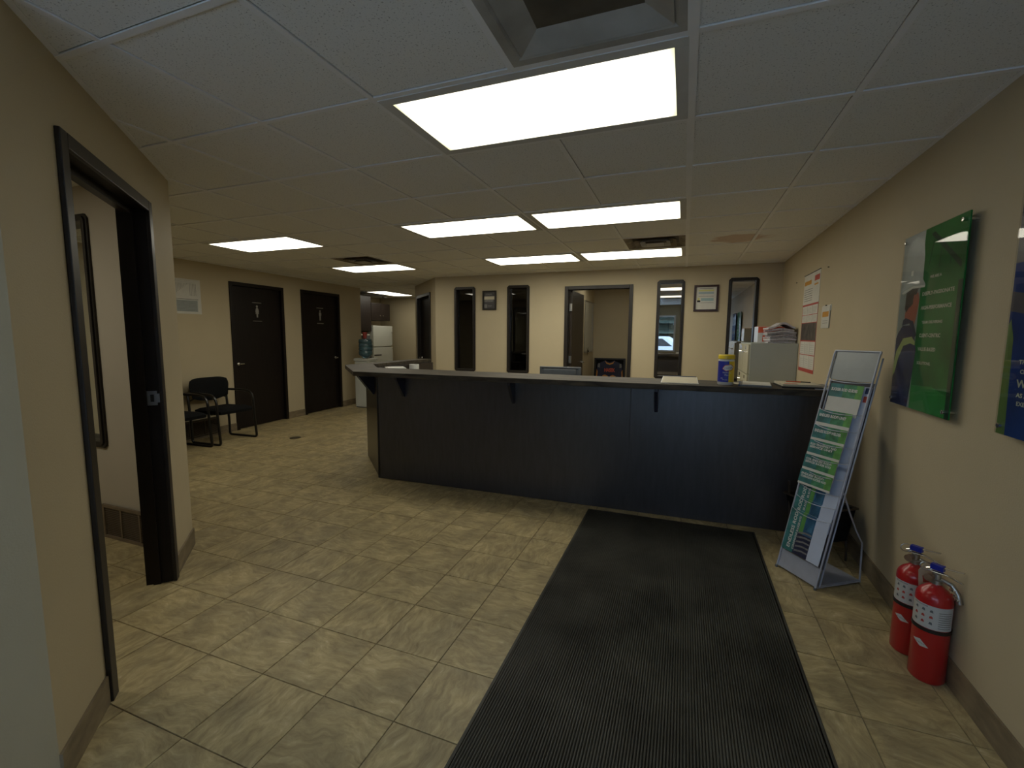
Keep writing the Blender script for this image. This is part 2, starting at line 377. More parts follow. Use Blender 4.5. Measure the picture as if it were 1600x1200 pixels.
# ---- walls
def wall(name, p0, p1, th, openings=(), z1=2.44, m=M_wall, mi2=None, parent=None):
    """wall from p0 to p1; thickness th goes to the left of the direction p0->p1; openings (s0,s1,z0,z1)"""
    p0 = Vector((*p0, 0)); p1 = Vector((*p1, 0)); L = (p1-p0).length; F = Frame(p0, p1-p0, Vector((0, 0, 1)))
    nrm = Vector((0, 0, 1)).cross((p1-p0).normalized())
    X = lambda a, b, c: p0 + (p1-p0).normalized()*a + nrm*b + Vector((0, 0, c))
    ss = sorted({0, L, *[o[0] for o in openings], *[o[1] for o in openings]})
    mb = MB()
    for a, b in zip(ss[:-1], ss[1:]):
        mid = (a+b)/2; op = [o for o in openings if o[0]-1e-6 < mid < o[1]+1e-6]
        zz = 0.0
        for o in sorted(op, key=lambda q: q[2]):
            if o[2] > zz+1e-4: mb.box(a, b, 0, th, zz, o[2], X=X)
            zz = o[3]
        if zz < z1: mb.box(a, b, 0, th, zz, z1, X=X)
    o = mb.build(name, m, parent)
    if parent is None: struct(o)
    return o, X
DOOR_H = 2.135
# right wall (runs away from the camera); interior is to its left so thickness is negative
wr, XR = wall('wall_right', (wall_x(-1.3), -1.3), (wall_x(10.0), 10.0), -0.12)
# back wall with the office door and four narrow sidelights
bx = lambda x: x+3.95
WIN = [(-3.59, -3.206), (-2.650, -2.276), (-0.388, -0.023), (0.522, 0.884)]
WZ0, WZ1 = 0.845, 2.227
bo = [(bx(a)+0.03, bx(b)-0.03, WZ0+0.03, WZ1-0.03) for a, b in WIN] + [(bx(-1.684), bx(-0.746), 0, 2.152)]
wb, XB = wall('wall_back', (-3.95, 6.77), (wall_x(6.77)+0.02, 6.77), 0.12, bo)
# diagonal wall beside the kitchen alcove
wd, XD = wall('wall_back_diagonal', (-5.06, 7.88), (-3.95, 6.77), 0.12, [(0.237, 1.213, 0, 2.157)])
wall('wall_alcove_right', (-5.06, 10.3), (-5.06, 7.88), 0.12)
wall('wall_alcove_back', (-8.2, 10.3), (-4.94, 10.3), 0.12)
wall('wall_alcove_left', (-7.72, 7.85), (-7.72, 10.3), 0.12)
# left wall with the two restroom doors
LY0, LY1 = 1.8, 7.87
pl0 = (lwall_x(LY0), LY0); pl1 = (lwall_x(LY1), LY1); LL = math.hypot(pl1[0]-pl0[0], pl1[1]-pl0[1])
D1 = (4.78, 5.79); D2 = (6.18, 7.20)
wl, XL = wall('wall_left', pl0, pl1, 0.12, [(a-LY0+0.034, b-LY0-0.034, 0, 2.168) for a, b in (D1, D2)])
wall('wall_alcove_front', (lwall_x(LY1), LY1), (-7.72, LY1), 0.12)
# doorway wall at 45 degrees near the camera and its side room
C0 = (-1.795, 0.71); C1 = (-3.10, 2.015)
wg, XG = wall('wall_left_diagonal', C0, C1, 0.13, [(0.404, 1.349, 0, 2.122)])
wall('wall_left_front', (-1.795, -1.3), (-1.795, 0.71), 0.13)
SWIN = (-4.40, -3.70)
def sx(x): return -3.10-x
ws, XS = wall('wall_side_room', (-3.10, 2.015), (-6.16, 2.015), 0.13, [(sx(SWIN[1])+0.03, sx(SWIN[0])-0.03, 0.67, 2.19)])
ws.data.materials[0] = M_wall2
wall('wall_side_room_left', (-5.2, -1.3), (-5.2, 1.885), -0.12, m=M_wall2)
# front wall with the street window and the glazed entry door behind the camera
fx = lambda x: 5.4+x
FWIN = (-1.60, -0.27, 0.97, 2.10); FDOOR = (-0.02, 0.94, 0, 2.12)
wf, XF = wall('wall_front', (wall_x(-1.3)+0.1, -1.3), (-9.2, -1.3), 0.15, [((wall_x(-1.3)+.1)-FDOOR[1], (wall_x(-1.3)+.1)-FDOOR[0], 0, FDOOR[3]), ((wall_x(-1.3)+.1)-FWIN[1], (wall_x(-1.3)+.1)-FWIN[0], FWIN[2], FWIN[3])])
# unseen shell walls added so sky light cannot leak into the closed rooms
wall('wall_shell_left', (-9.1, -1.3), (-9.1, 10.9), 0.12)
wall('wall_shell_back', (-9.1, 10.9), (1.5, 10.9), 0.12)
wall('wall_shell_right', (1.5, 10.9), (1.5, -1.3), 0.12)
# offices behind the back wall
wall('wall_office_far', (-4.2, 9.6), (1.4, 9.6), 0.12, m=M_wall)
wall('wall_office_left', (-1.80, 6.89), (-1.80, 9.6), 0.10, m=M_wall)
wall('wall_office_right', (-0.52, 9.6), (-0.52, 6.89), 0.10, m=M_wall)

# ---- ceiling: slab, tee grid and lay-in tiles (2 ft grid)
GX, GY, GP = -0.0166, 2.243, 0.6096
ceil = struct(MB().box(-9.2, 1.6, -1.6, 11.0, 2.44, 2.52).build('ceiling', M_grid))
LIGHTS = [('L1', -2, -1), ('L2', -2, 2), ('L3', -4, 2), ('L4', -4, 5), ('L5', -2, 5), ('L6', -8, 2), ('L7', -8, 5)]
skip = set()
for _, i, j in LIGHTS: skip |= {(i, j), (i+1, j)}
VENTS = [(-1, 4), (-7, 4), (-1, -2)]
skip |= set(VENTS)
def ctile():
    mb = MB(); h = GP/2-0.0105; h2 = h-0.004
    mb.box(-h, h, -h, h, 0.004, 0.02); mb.add([(-h2, -h2, 0), (h2, -h2, 0), (h2, h2, 0), (-h2, h2, 0), (-h, -h, .004), (h, -h, .004), (h, h, .004), (-h, h, .004)], [(3, 2, 1, 0), (0, 1, 5, 4), (1, 2, 6, 5), (2, 3, 7, 6), (3, 0, 4, 7)])
    return mb.mesh('ceiling_tile', [M_ctile])
cm = ctile()
ALC = (-7.25, -5.8, 8.3, 9.9)
nct = 0
for i in range(-13, 3):
    for j in range(-6, 14):
        x = GX+(i+.5)*GP; y = GY+(j+.5)*GP
        if (i, j) in skip: continue
        if not any(inside(x+a, y+b) for a in (-.28, .28) for b in (-.28, .28)): continue
        if i in (-12, -11) and j in (10, 11): continue          # alcove light
        o = bpy.data.objects.new('ceiling_tile', cm); COL.objects.link(o); o.location = (x, y, ZC+0.0012+random.uniform(0, .0005)); o.parent = ceil; nct += 1
# tee bars: inverted T, flange 24 mm
for i in range(-12, 3):
    x = GX+i*GP
    ys = [GY+k*0.2-4.0 for k in range(62)]
    ins = [y for y in ys if inside(x, y)]
    if not ins: continue
    runs = []; st = ins[0]; pv = ins[0]
    for y in ins[1:]:
        if y-pv > 0.3: runs.append((st, pv)); st = y
        pv = y
    runs.append((st, pv))
    for a, b in runs:
        mb = MB(); mb.box(x-.012, x+.012, a-.2, b+.2, ZC-.004, ZC+.001); mb.box(x-.003, x+.003, a-.2, b+.2, ZC+.001, ZC+.03)
        mb.build('tee_bar', M_grid, ceil)
for j in range(-5, 14):
    y = GY+j*GP
    xs = [k*0.2-8.4 for k in range(50)]
    ins = [x for x in xs if inside(x, y)]
    if not ins: continue
    runs = []; st = ins[0]; pv = ins[0]
    for x in ins[1:]:
        if x-pv > 0.3: runs.append((st, pv)); st = x
        pv = x
    runs.append((st, pv))
    for a, b in runs:
        mb = MB(); mb.box(a-.2, b+.2, y-.012, y+.012, ZC-.0042, ZC+.0008); mb.box(a-.2, b+.2, y-.003, y+.003, ZC+.001, ZC+.03)
        mb.build('tee_bar', M_grid, ceil)
# main beam under the split column (thicker line) and perimeter wall angle
MB().box(GX-.017, GX+.017, -1.3, 6.77, ZC-.0065, ZC-.0008).build('main_beam', M_grid, ceil)
def trim_run(name, pts, off, z0, z1, th, m, parent=None):
    for a, b in zip(pts[:-1], pts[1:]):
        a = Vector((*a, 0)); b = Vector((*b, 0)); d = (b-a).normalized(); nn = Vector((0, 0, 1)).cross(d)*off
        X = lambda s, t, z: a+d*s+nn*t+Vector((0, 0, z))
        mb = MB(); mb.box(0, (b-a).length, 0, th, z0, z1, X=X); o = mb.build(name, m, parent)
        if parent is None: struct(o)
    return o
trim_run('wall_angle', [(wall_x(-1.3), -1.3), (wall_x(6.77), 6.77), (-3.95, 6.77), (-5.06, 7.88), (-5.06, 10.3), (-7.6, 10.3)], 1, ZC-.002, ZC+.001, .022, M_grid, ceil)
trim_run('wall_angle', [(lwall_x(2.02), 2.02), (lwall_x(7.87), 7.87)], -1, ZC-.002, ZC+.001, .022, M_grid, ceil)
trim_run('wall_angle', [C0, C1], -1, ZC-.002, ZC+.001, .022, M_grid, ceil)
# ---- baseboards (tile strips)
M_base = mat('baseboard_tile', (0.21, 0.165, 0.105), 0.55, noise=0.25, nscale=9, stretch=(1, 1, 3))
def base(name, a, b, side, h=0.115, th=0.009, m=M_base):
    return trim_run(name, [a, b], side, 0.0, h, th, m)
base('baseboard_right', (wall_x(-1.3), -1.3), (wall_x(6.77), 6.77), 1)
base('baseboard_back', (-0.71, 6.77), (wall_x(6.77), 6.77), -1)
base('baseboard_back', (-3.95, 6.77), (-1.70, 6.77), -1)
def lp(y): return (lwall_x(y), y)
base('baseboard_left', lp(2.05), lp(D1[0]), -1); base('baseboard_left', lp(D1[1]), lp(D2[0]), -1); base('baseboard_left', lp(D2[1]), lp(LY1), -1)
dg = Vector((C1[0]-C0[0], C1[1]-C0[1])).normalized()
def gp(s): return (C0[0]+dg.x*s, C0[1]+dg.y*s)
base('baseboard_left_diagonal', gp(0.0), gp(0.365), -1); base('baseboard_left_diagonal', gp(1.385), gp(1.855), -1)
base('baseboard_side_room', (-5.2, 1.885), (-3.80, 1.885), -1)
base('baseboard_side_room', (-3.50, 1.885), (-3.1, 1.885), -1)
base('baseboard_alcove', (-7.6, 10.3), (-5.06, 10.3), -1)

# ---- door and window sets
def casing_bm(X, s0, s1, zt, w, b0, b1, mitre=True):
    mb = MB()
    mb.box(s0, s0+w, b0, b1, 0, zt, X=X); mb.box(s1-w, s1, b0, b1, 0, zt, X=X); mb.box(s0+w, s1-w, b0, b1, zt-w, zt, X=X)
    return mb
def door_set(name, X, s0, s1, zt, w, depth, sgn, leaf=None, jm=None, stop=True):
    """X(s, b, z): b=0 wall face on the room side, b from 0 to depth into the wall; sgn=-1: room side is at b<0"""
    jm = jm or M_trimdark
    root = bpy.data.objects.new(name, None); COL.objects.link(root); root['kind'] = 'structure'; root.empty_display_size = .1
    root.location = X((s0+s1)/2, 0, 0)
    casing_bm(X, s0, s1, zt, w, -0.018, 0.0).build('casing', jm, root, bevel=0.004)
    mb = MB(); j = 0.018
    i0, i1, it = s0+w-0.008, s1-w+0.008, zt-w+0.008
    mb.box(i0-j, i0, 0, depth, 0, it+j, X=X); mb.box(i1, i1+j, 0, depth, 0, it+j, X=X); mb.box(i0, i1, 0, depth, it, it+j, X=X)
    mb.build('jamb', jm, root)
    if stop:
        mb = MB(); mb.box(i0, i0+.012, depth*.45, depth*.72, 0, it, X=X); mb.box(i1-.012, i1, depth*.45, depth*.72, 0, it, X=X); mb.box(i0+.012, i1-.012, depth*.45, depth*.72, it-.012, it, X=X)
        mb.build('door_stop', jm, root)
    return root, i0, i1, it
def lever(root, X, s, z, b, d, name='handle'):
    mb = MB(); c = X(s, b, z); nrm = (X(s, b-0.05, z)-c).normalized(); al = (X(s+0.1*d, b, z)-c).normalized()
    mb.tube([c, c+nrm*0.008], [0.026, 0.024], 16); mb.tube([c+nrm*.008, c+nrm*.05], 0.009, 8)
    mb.tube([c+nrm*.045-al*.012, c+nrm*.05+al*.03, c+nrm*.046+al*.06], [.012, .012, .009], 8)
    return mb.build(name, M_chrome, root, smooth=True)
def picto(root, F, woman):
    w = 0.085
    mb = MB(); mb.prism(rect(-w, w, 0.135, 0.147), 0, .003, X=F); mb.prism(rect(-w, w, -.147, -.135), 0, .003, X=F); mb.build('sign_bar', M_steel, root)
    mb = MB(); mb.prism([(0.018*math.cos(a*PI/6), .085+.018*math.sin(a*PI/6)) for a in range(12)], 0, .003, X=F)
    if woman: pts = [(-.012, .062), (.012, .062), (.022, .05), (.034, .0), (.026, -.004), (.017, .03), (.032, -.03), (.014, -.03), (.012, -.085), (.002, -.085), (.0, -.03), (-.002, -.085), (-.012, -.085), (-.014, -.03), (-.032, -.03), (-.017, .03), (-.026, -.004), (-.034, .0), (-.022, .05)]
    else: pts = [(-.022, .062), (.022, .062), (.03, .05), (.03, .0), (.022, .0), (.02, .04), (.017, -.085), (.004, -.085), (.0, -.01), (-.004, -.085), (-.017, -.085), (-.02, .04), (-.022, .0), (-.03, .0), (-.03, .05)]
    mb.prism(pts, 0, .003, X=F); mb.build('pictogram', mat('sign_grey', (.30, .29, .27), .5), root)
# restroom doors (closed leaf set back in the frame)
for k, (a, b) in enumerate((D1, D2)):
    s0, s1 = a-LY0, b-LY0
    Xl = lambda s, t, z: XL(s, t, z)          # b>0 goes into the wall (left of direction = -X)
    root, i0, i1, it = door_set('door_%d' % (k+1), Xl, s0, s1, 2.20 if k == 0 else 2.215, 0.052, 0.12, -1, jm=M_espd)
    root['label'] = ('black restroom door nearest the chairs, lever on its left' if k == 0 else 'black restroom door beside the water cooler, lever on its right')
    mb = MB(); mb.box(i0+.004, i1-.004, .03, .074, .012, it-.004, X=Xl); lf = mb.build('door_leaf', M_espd, root, bevel=.003)
    lever(lf, Xl, i0+.075 if k == 0 else i1-.075, 0.99, .03, 1 if k == 0 else -1)
    o = Xl((i0+i1)/2, .0295, 1.78); F = Frame(o, Xl(1, 0, 0)-Xl(0, 0, 0), (0, 0, 1), (Xl(0, -1, 0)-Xl(0, 0, 0)))
    picto(lf, F, k == 0)
# office door in the back wall, open into the office
XBd = lambda s, t, z: XB(s, t, z)
root, i0, i1, it = door_set('door_3', XBd, bx(-1.716), bx(-0.714), 2.185, 0.052, 0.12, -1)
root['label'] = 'open office door with bronze frame in the back wall, framed jersey behind it'
hx = -3.95+i0
mb = MB(); mb.box(hx+.004, hx+.044, 6.895, 7.74, .012, it-.006); leaf = mb.build('door_leaf', M_espd, root, bevel=.002, label='dark door leaf swung open into the office')
MATS_leaf = mat('walnut_door_face', (0.035, 0.024, 0.014), 0.42, noise=0.35, nscale=8, stretch=(6, 6, .5)); leaf.data.materials[0] = MATS_leaf
mb = MB(); c = Vector((hx+.044, 7.67, 1.0)); mb.tube([c, c+Vector((.008, 0, 0))], .026, 14); mb.tube([c, c+Vector((.05, 0, 0))], .009, 8); mb.tube([c+Vector((.05, .01, 0)), c+Vector((.05, -.10, 0))], .009, 8)
mb.build('handle', M_chrome, leaf, smooth=True)
for z in (.3, 1.08, 1.88):
    MB().box(hx+.002, hx+.0465, 6.862, 6.90, z-.055, z+.055).build('hinge', M_steel, leaf, label='steel butt hinge')
# black door in the diagonal wall
XDd = lambda s, t, z: XD(s, t, z)
root, i0, i1, it = door_set('door_4', XDd, 0.205, 1.245, 2.19, 0.052, 0.12, -1)
root['label'] = 'narrow-looking black door in the angled wall right of the fridge'
mb = MB(); mb.box(i0+.004, i1-.004, .05, .092, .012, it-.004, X=XDd); lf = mb.build('door_leaf', M_espd, root, bevel=.003)
for z in (.35, 1.11, 1.885): 
    mb = MB(); mb.box(i1-.11, i1-.02, .044, .05, z-.05, z+.05, X=XDd); mb.build('hinge', M_steel, lf, label='pale steel hinge plate')
lever(lf, XDd, i0+.07, 1.0, .05, 1)
# door frame of the side room doorway (leaf swung out of sight)
XGd = lambda s, t, z: XG(s, t, z)
root, i0, i1, it = door_set('door_5', XGd, 0.368, 1.385, 2.155, 0.055, 0.13, -1)
for ch in root.children:
    if ch.name.startswith(('jamb', 'door_stop')): ch.data.materials[0] = M_espd
root['label'] = 'tall dark door frame of the doorway in the angled wall at left'
# strike plate on the far jamb
mb = MB(); mb.box(i1-.004, i1, .012, .058, 1.045, 1.125, X=XGd); mb.box(i1-.006, i1+.001, -.006, .014, 1.06, 1.11, X=XGd); mb.build('strike_plate', M_steel, root)
mb = MB(); mb.box(i1-.0055, i1-.004, .026, .042, 1.065, 1.105, X=XGd); mb.build('strike_hole', M_blackpl, root)
# closer rail under the head
mb = MB(); mb.box(i0+.02, i1-.02, .062, .10, it-.032, it-.012, X=XGd); mb.build('head_rail', M_trimdark, root)
# door leaf opened 90 degrees into the side room (behind the near wall)
hp = XG(i0, .13, 0); dd = Vector((-dg.x, -dg.y, 0)); inn = (XG(0, 1, 0)-XG(0, 0, 0)).normalized()
Xlf = lambda s, t, z: hp+inn*s+dd*t+Vector((0, 0, z))
mb = MB(); mb.box(.005, .85, .01, .054, .012, it-.004, X=Xlf); mb.build('door_leaf', M_espd, root)

def octo(a0, a1, b0, b1, c): return [(a0+c, b0), (a1-c, b0), (a1, b0+c), (a1, b1-c), (a1-c, b1), (a0+c, b1), (a0, b1-c), (a0, b0+c)]
def sidelight(name, X, s0, s1, z0, z1, glass, sgn=-1, wdt=0.042, depth=0.12, label=None, both=False):
    root = bpy.data.objects.new(name, None); COL.objects.link(root); root['kind'] = 'structure'; root.location = X((s0+s1)/2, 0, z0)
    if label: root['label'] = label
    def ring(out, inn_, c0, c1, Xf):
        mb = MB(); n = len(out); vs = [Xf(a, c0, b) for a, b in out]+[Xf(a, c0, b) for a, b in inn_]+[Xf(a, c1, b) for a, b in out]+[Xf(a, c1, b) for a, b in inn_]
        fs = []
        for i in range(n):
            j = (i+1) % n
            fs += [(i, j, n+j, n+i), (2*n+i, 2*n+j, 3*n+j, 3*n+i), (i, j, 2*n+j, 2*n+i), (n+i, n+j, 3*n+j, 3*n+i)]
        return mb.add(vs, fs)
    o1 = octo(s0, s1, z0, z1, .028); o2 = octo(s0+wdt, s1-wdt, z0+wdt, z1-wdt, .004); o15 = octo(s0+.018, s1-.018, z0+.018, z1-.018, .02)
    fr = ring(o1, o15, -.014, 0.0, X).build('window_frame', M_trimdark, root, bevel=.003)
    ring(o15, o2, -.024, 0.0, X).build('window_frame', M_trimdark, root, bevel=.003)
    mb = MB(); a, b, c, d = s0+wdt, s1-wdt, z0+wdt, z1-wdt
    mb.box(a-.012, a, 0, depth, c, d, X=X); mb.box(b, b+.012, 0, depth, c, d, X=X); mb.box(a, b, 0, depth, c-.012, c, X=X); mb.box(a, b, 0, depth, d, d+.012, X=X)
    mb.build('window_jamb', M_trimdark, root)
    mb = MB(); mb.box(a-.004, b+.004, depth*.3, depth*.3+.006, c-.004, d+.004, X=X); mb.build('pane', glass, root)
    if both: ring(o1, o2, depth, depth+.014, X).build('window_frame', M_trimdark, root, bevel=.003)
    return root
labs = ['dark sidelight window at the left end of the back wall', 'dark sidelight window between the small framed sign and the office door',
        'mirrored sidelight window right of the office door, street reflected in it', 'mirrored sidelight window above the filing cabinet']
for k, (a, b) in enumerate(WIN):
    sidelight('window_%d' % (k+1), XB, bx(a), bx(b), WZ0, WZ1, M_tint if k < 2 else M_mirror, label=labs[k])
Xs = lambda s, t, z: Vector((-3.10-s, 1.885-t, z)) if False else Vector((-3.10-s, 1.885+t, z))
sidelight('window_5', Xs, sx(SWIN[1]), sx(SWIN[0]), 0.65, 2.225, M_clear, depth=.13, wdt=.045, label='tall dark-framed window seen through the doorway at left', both=False)
# street window and entry door behind the camera
def XFr(x, t, z): return Vector((x, -1.3-t, z))
r6 = bpy.data.objects.new('window_6', None); COL.objects.link(r6); r6['kind'] = 'structure'
a, b, c, d = FWIN
mb = MB(); mb.box(a, a+.05, -.01, .10, c, d, X=XFr); mb.box(b-.05, b, -.01, .10, c, d, X=XFr); mb.box(a+.05, b-.05, -.01, .10, c, c+.05, X=XFr); mb.box(a+.05, b-.05, -.01, .10, d-.05, d, X=XFr)
mb.build('window_frame', M_grid, r6); MB().box(a+.05, b-.05, .04, .046, c+.05, d-.05, X=XFr).build('pane', M_clear, r6)
r7 = bpy.data.objects.new('door_6', None); COL.objects.link(r7); r7['kind'] = 'structure'
a, b, _, d = FDOOR
mb = MB(); mb.box(a, a+.09, .0, .05, 0, d, X=XFr); mb.box(b-.09, b, .0, .05, 0, d, X=XFr); mb.box(a+.09, b-.09, .0, .05, 0, .2, X=XFr); mb.box(a+.09, b-.09, .0, .05, d-.1, d, X=XFr)
mb.build('door_frame', M_trimdark, r7); MB().box(a+.09, b-.09, .02, .026, .2, d-.1, X=XFr).build('pane', M_clear, r7)
mb = MB(); mb.tube([XFr(a+.12, -.05, .95), XFr(b-.12, -.05, .95)], .015, 10); mb.tube([XFr(a+.14, -.05, .95), XFr(a+.14, .02, .95)], .01, 8); mb.tube([XFr(b-.14, -.05, .95), XFr(b-.14, .02, .95)], .01, 8); mb.build('push_bar', M_steel, r7, smooth=True)
# grille of the transfer air opening in the side room wall, and the one under the chairs
def grille(label, F, w, h, m, n=2):
    root = thing('air_grille', label, 'vent', F(0, 0, 0))
    mb = MB(); t = .022
    mb.prism(rect(0, w, 0, t), 0, .014, X=F); mb.prism(rect(0, w, h-t, h), 0, .014, X=F); mb.prism(rect(0, t, t, h-t), 0, .014, X=F); mb.prism(rect(w-t, w, t, h-t), 0, .014, X=F)
    mb.build('frame', m, root, bevel=.002)
    for k in range(1, n): MB().prism(rect(w*k/n-.008, w*k/n+.008, t, h-t), 0, .012, X=F).build('mullion', m, root)
    MB().prism(rect(t*.5, w-t*.5, t*.5, h-t*.5), 0.0005, .003, X=F).build('backing', mat('grille_backing', tuple(c*.8 for c in m.node_tree.nodes['Principled BSDF'].inputs['Base Color'].default_value[:3]), .7), root)
    k = 0; b = t+.006
    while b < h-t-.008:
        MB().add([F(t, b, .003), F(w-t, b, .003), F(w-t, b+.009, .011), F(t, b+.009, .011), F(t, b+.0105, .010), F(w-t, b+.0105, .010), F(w-t, b+.002, .0025), F(t, b+.002, .0025)],
                 [(0, 1, 2, 3), (3, 2, 5, 4), (4, 5, 6, 7), (0, 3, 4, 7), (1, 6, 5, 2), (0, 7, 6, 1)]).build('slat', m, root)
        b += .013
    return root
M_grl = mat('brown_grille', (0.16, 0.12, 0.08), 0.5, noise=.1, nscale=20)
grille('brown louvred air grille low on the wall seen through the left doorway', Frame((-3.80, 1.876, 0.0), (1, 0, 0), (0, 0, 1), (0, -1, 0)), .60, .245, M_grl, 3)
M_grl2 = mat('dark_brown_grille', (0.05, 0.038, 0.026), 0.5, noise=.1, nscale=20)
Fg = Frame(Vector((*lp(3.62), .03)), Vector((*lp(4.4), 0))-Vector((*lp(3.62), 0)), (0, 0, 1), (1, .06, 0))
grille('dark brown air grille on the wall behind the chair legs', Frame(Fg(0, 0, .010), Fg.u, Fg.v, Fg.n), .86, .24, M_grl2, 4)

# ================================================================== CEILING LIGHTS
LS = {'L1': 1.7, 'L2': 3.9, 'L3': 4.8, 'L4': 8.5, 'L5': 8.0, 'L6': 4.8, 'L7': 5.6, 'L8': 4.5, 'SIDE': 6.5, 'OFFICE': 2.0}
LL_ = {'L1': 'large fluorescent ceiling panel nearest the camera', 'L2': 'fluorescent ceiling panel in the second row, right one of the touching pair',
       'L3': 'fluorescent ceiling panel in the second row, left one of the touching pair', 'L4': 'thin bright ceiling panel in the far row, left of the one beside the air vent',
       'L5': 'thin bright ceiling panel in the far row, directly in front of the stained air vent', 'L6': 'ceiling panel at far left, above the black chairs',
       'L7': 'ceiling panel just beyond the left dark air vent, above the restroom doors', 'L8': 'small-looking ceiling panel in the kitchen alcove above the fridge', 'OFFICE': 'ceiling panel inside the office behind the open door, out of view', 'SIDE': 'ceiling panel out of view inside the side room at left'}
def light(key, cx, cy, rz=0.0):
    t = thing('ceiling_light', LL_[key], 'ceiling light', (cx, cy, ZC), 'recessed fluorescent ceiling panels', rz)
    w, h = 1.2192/2-.012, .6096/2-.012; a, b = w-.045, h-.045
    R = Matrix.Translation((cx, cy, ZC)) @ Matrix.Rotation(rz, 4, 'Z'); X = lambda x, y, z: R @ Vector((x, y, z))
    mb = MB()
    for q in ((-w, w, -h, -b), (-w, w, b, h), (-w, -a, -b, b), (a, w, -b, b)): mb.box(*q, -.0075, .03, X=X)
    mb.build('frame', mat('fixture_frame', (.6, .59, .55), .8, noise=.03, spec=.2), t, bevel=.001)
    me = MB().box(-a, a, -b, b, -.0062, -.0043).mesh('diffuser', [diffuser_mat('glowing_lens_'+key.lower(), LS[key]*PANEL)])
    o = bpy.data.objects.new('diffuser', me); COL.objects.link(o); o.parent = t
    return t
for k, i, j in LIGHTS: light(k, GX+(i+1)*GP, GY+(j+.5)*GP)
light('L8', -6.55, 9.15, PI/2)
light('SIDE', -3.9, 0.5)
light('OFFICE', -1.1, 8.4)  # added panel out of sight, lifts the brightness of the office

# ceiling air diffusers: square plate with stepped cones
M_ventp = mat('vent_enamel', (0.36, 0.345, 0.30), 0.5, noise=.2, nscale=6)
M_ventd = mat('vent_dark', (0.10, 0.085, 0.06), 0.7, noise=.3, nscale=8)
M_ventn = mat('vent_stained', (0.17, 0.135, 0.085), 0.6, noise=.5, nscale=9)
def vent(i, j, label, dark):
    cx, cy = GX+(i+.5)*GP, GY+(j+.5)*GP
    t = thing('air_diffuser', label, 'vent', (cx, cy, ZC), 'square ceiling air diffusers')
    pm = M_ventn if dark else M_ventp
    def frame(r0, r1, za, zb, m, nm, cut=.0):
        mb = MB(); o = octo(-r0, r0, -r0, r0, cut*r0+.0001); q = octo(-r1, r1, -r1, r1, cut*r1+.0001)
        n = 8; vs = [(cx+a, cy+b, ZC+za) for a, b in o]+[(cx+a, cy+b, ZC+zb) for a, b in q]+[(cx+a, cy+b, ZC+za+.003) for a, b in o]+[(cx+a, cy+b, ZC+zb+.003) for a, b in q]
        fs = []
        for k in range(n):
            l = (k+1) % n; fs += [(k, l, n+l, n+k), (2*n+k, 2*n+l, 3*n+l, 3*n+k), (k, l, 2*n+l, 2*n+k), (n+k, n+l, 3*n+l, 3*n+k)]
        mb.add(vs, fs); return mb.build(nm, m, t)
    frame(.292, .262, -.004, -.003, pm, 'plate')
    frame(.262, .225, -.003, .022, pm, 'outer_neck')
    MB().box(cx-.225, cx+.225, cy-.225, cy+.225, ZC+.026, ZC+.03).build('plenum', M_ventd, t)
    if (i, j) == (-1, -2):
        frame(.250, .10, -.003, .05, M_ventp, 'smooth_throat'); return
    for k, (r0, r1) in enumerate(((.205, .165), (.145, .105), (.088, .05))): frame(r0, r1, -.012-.004*k, .014-.002*k, pm if k % 2 == 0 else M_ventp, 'cone', .15)
    MB().box(cx-.085, cx+.085, cy-.085, cy+.085, ZC-.024, ZC-.021).build('centre_plate', M_ventp, t)
vent(-1, 4, 'square ceiling air diffuser with dirty edges just behind the far right light panel', True)
vent(-7, 4, 'dark-stained ceiling air diffuser between the two left light panels', True)
vent(-1, -2, 'square ceiling air diffuser at the top edge above the largest light panel', False)
# smoke detector in the alcove
t = thing('smoke_detector', 'small white round smoke detector on the alcove ceiling', 'smoke detector', (-7.15, 9.75, ZC))
MB().lathe([(0, -.045), (.035, -.045), (.055, -.035), (.062, -.012), (.065, 0)], (-7.15, 9.75, ZC-.003), 20).build('housing', M_white, t, smooth=True)
MB().lathe([(0, -.052), (.02, -.052), (.022, -.044), (0, -.044)], (-7.15, 9.75, ZC-.003), 12).build('sensor_cap', M_greypl, t, smooth=True)

# ================================================================== RECEPTION COUNTER
CTZ = 1.095; BT = CTZ-.045
cnt = thing('reception_counter', 'long dark reception counter base with wide panels and angled left corner', 'counter', (-0.9, 3.9, 0))
def fy(x): return 3.700+0.0170*(x+2.83)       # front face
th = .02
def vpanel(p, q, z0, z1, th, name, m, par, bev=.0015, inset=.0015):
    p = Vector((*p, 0)); q = Vector((*q, 0)); d = (q-p).normalized(); nn = Vector((0, 0, 1)).cross(d)
    X = lambda s, t, z: p+d*s+nn*t+Vector((0, 0, z))
    return MB().box(inset, (q-p).length-inset, 0, th, z0, z1, X=X).build(name, m, par, bevel=bev), X
seams = [-2.828, -1.916, -0.384, wall_x(3.76)-.012]
for a, b in zip(seams[:-1], seams[1:]): vpanel((a+.002, fy(a)), (b-.002, fy(b)), .004, BT, th, 'front_panel', M_lam, cnt)
for s in seams[1:3]: MB().box(s-.004, s+.004, fy(s)+.003, fy(s)+.012, .004, BT).build('seam_strip', mat('seam_trim', (.05, .05, .052), .4, noise=.1), cnt)
vpanel((-3.49, 4.355), (-2.83, 3.70), .004, BT, th, 'corner_panel', mat('corner_laminate', (0.020, 0.0155, 0.0105), 0.3, noise=0.25, nscale=14, stretch=(3, 3, 0.4)), cnt)  # warmer copy of the counter laminate, without the painted blue sheen
MB().box(-2.836, -2.822, 3.694, 3.708, .004, BT).build('corner_strip', M_blackpl, cnt)
vpanel((-3.49, 5.72), (-3.49, 4.36), .004, BT, th, 'side_panel', M_lam, cnt)
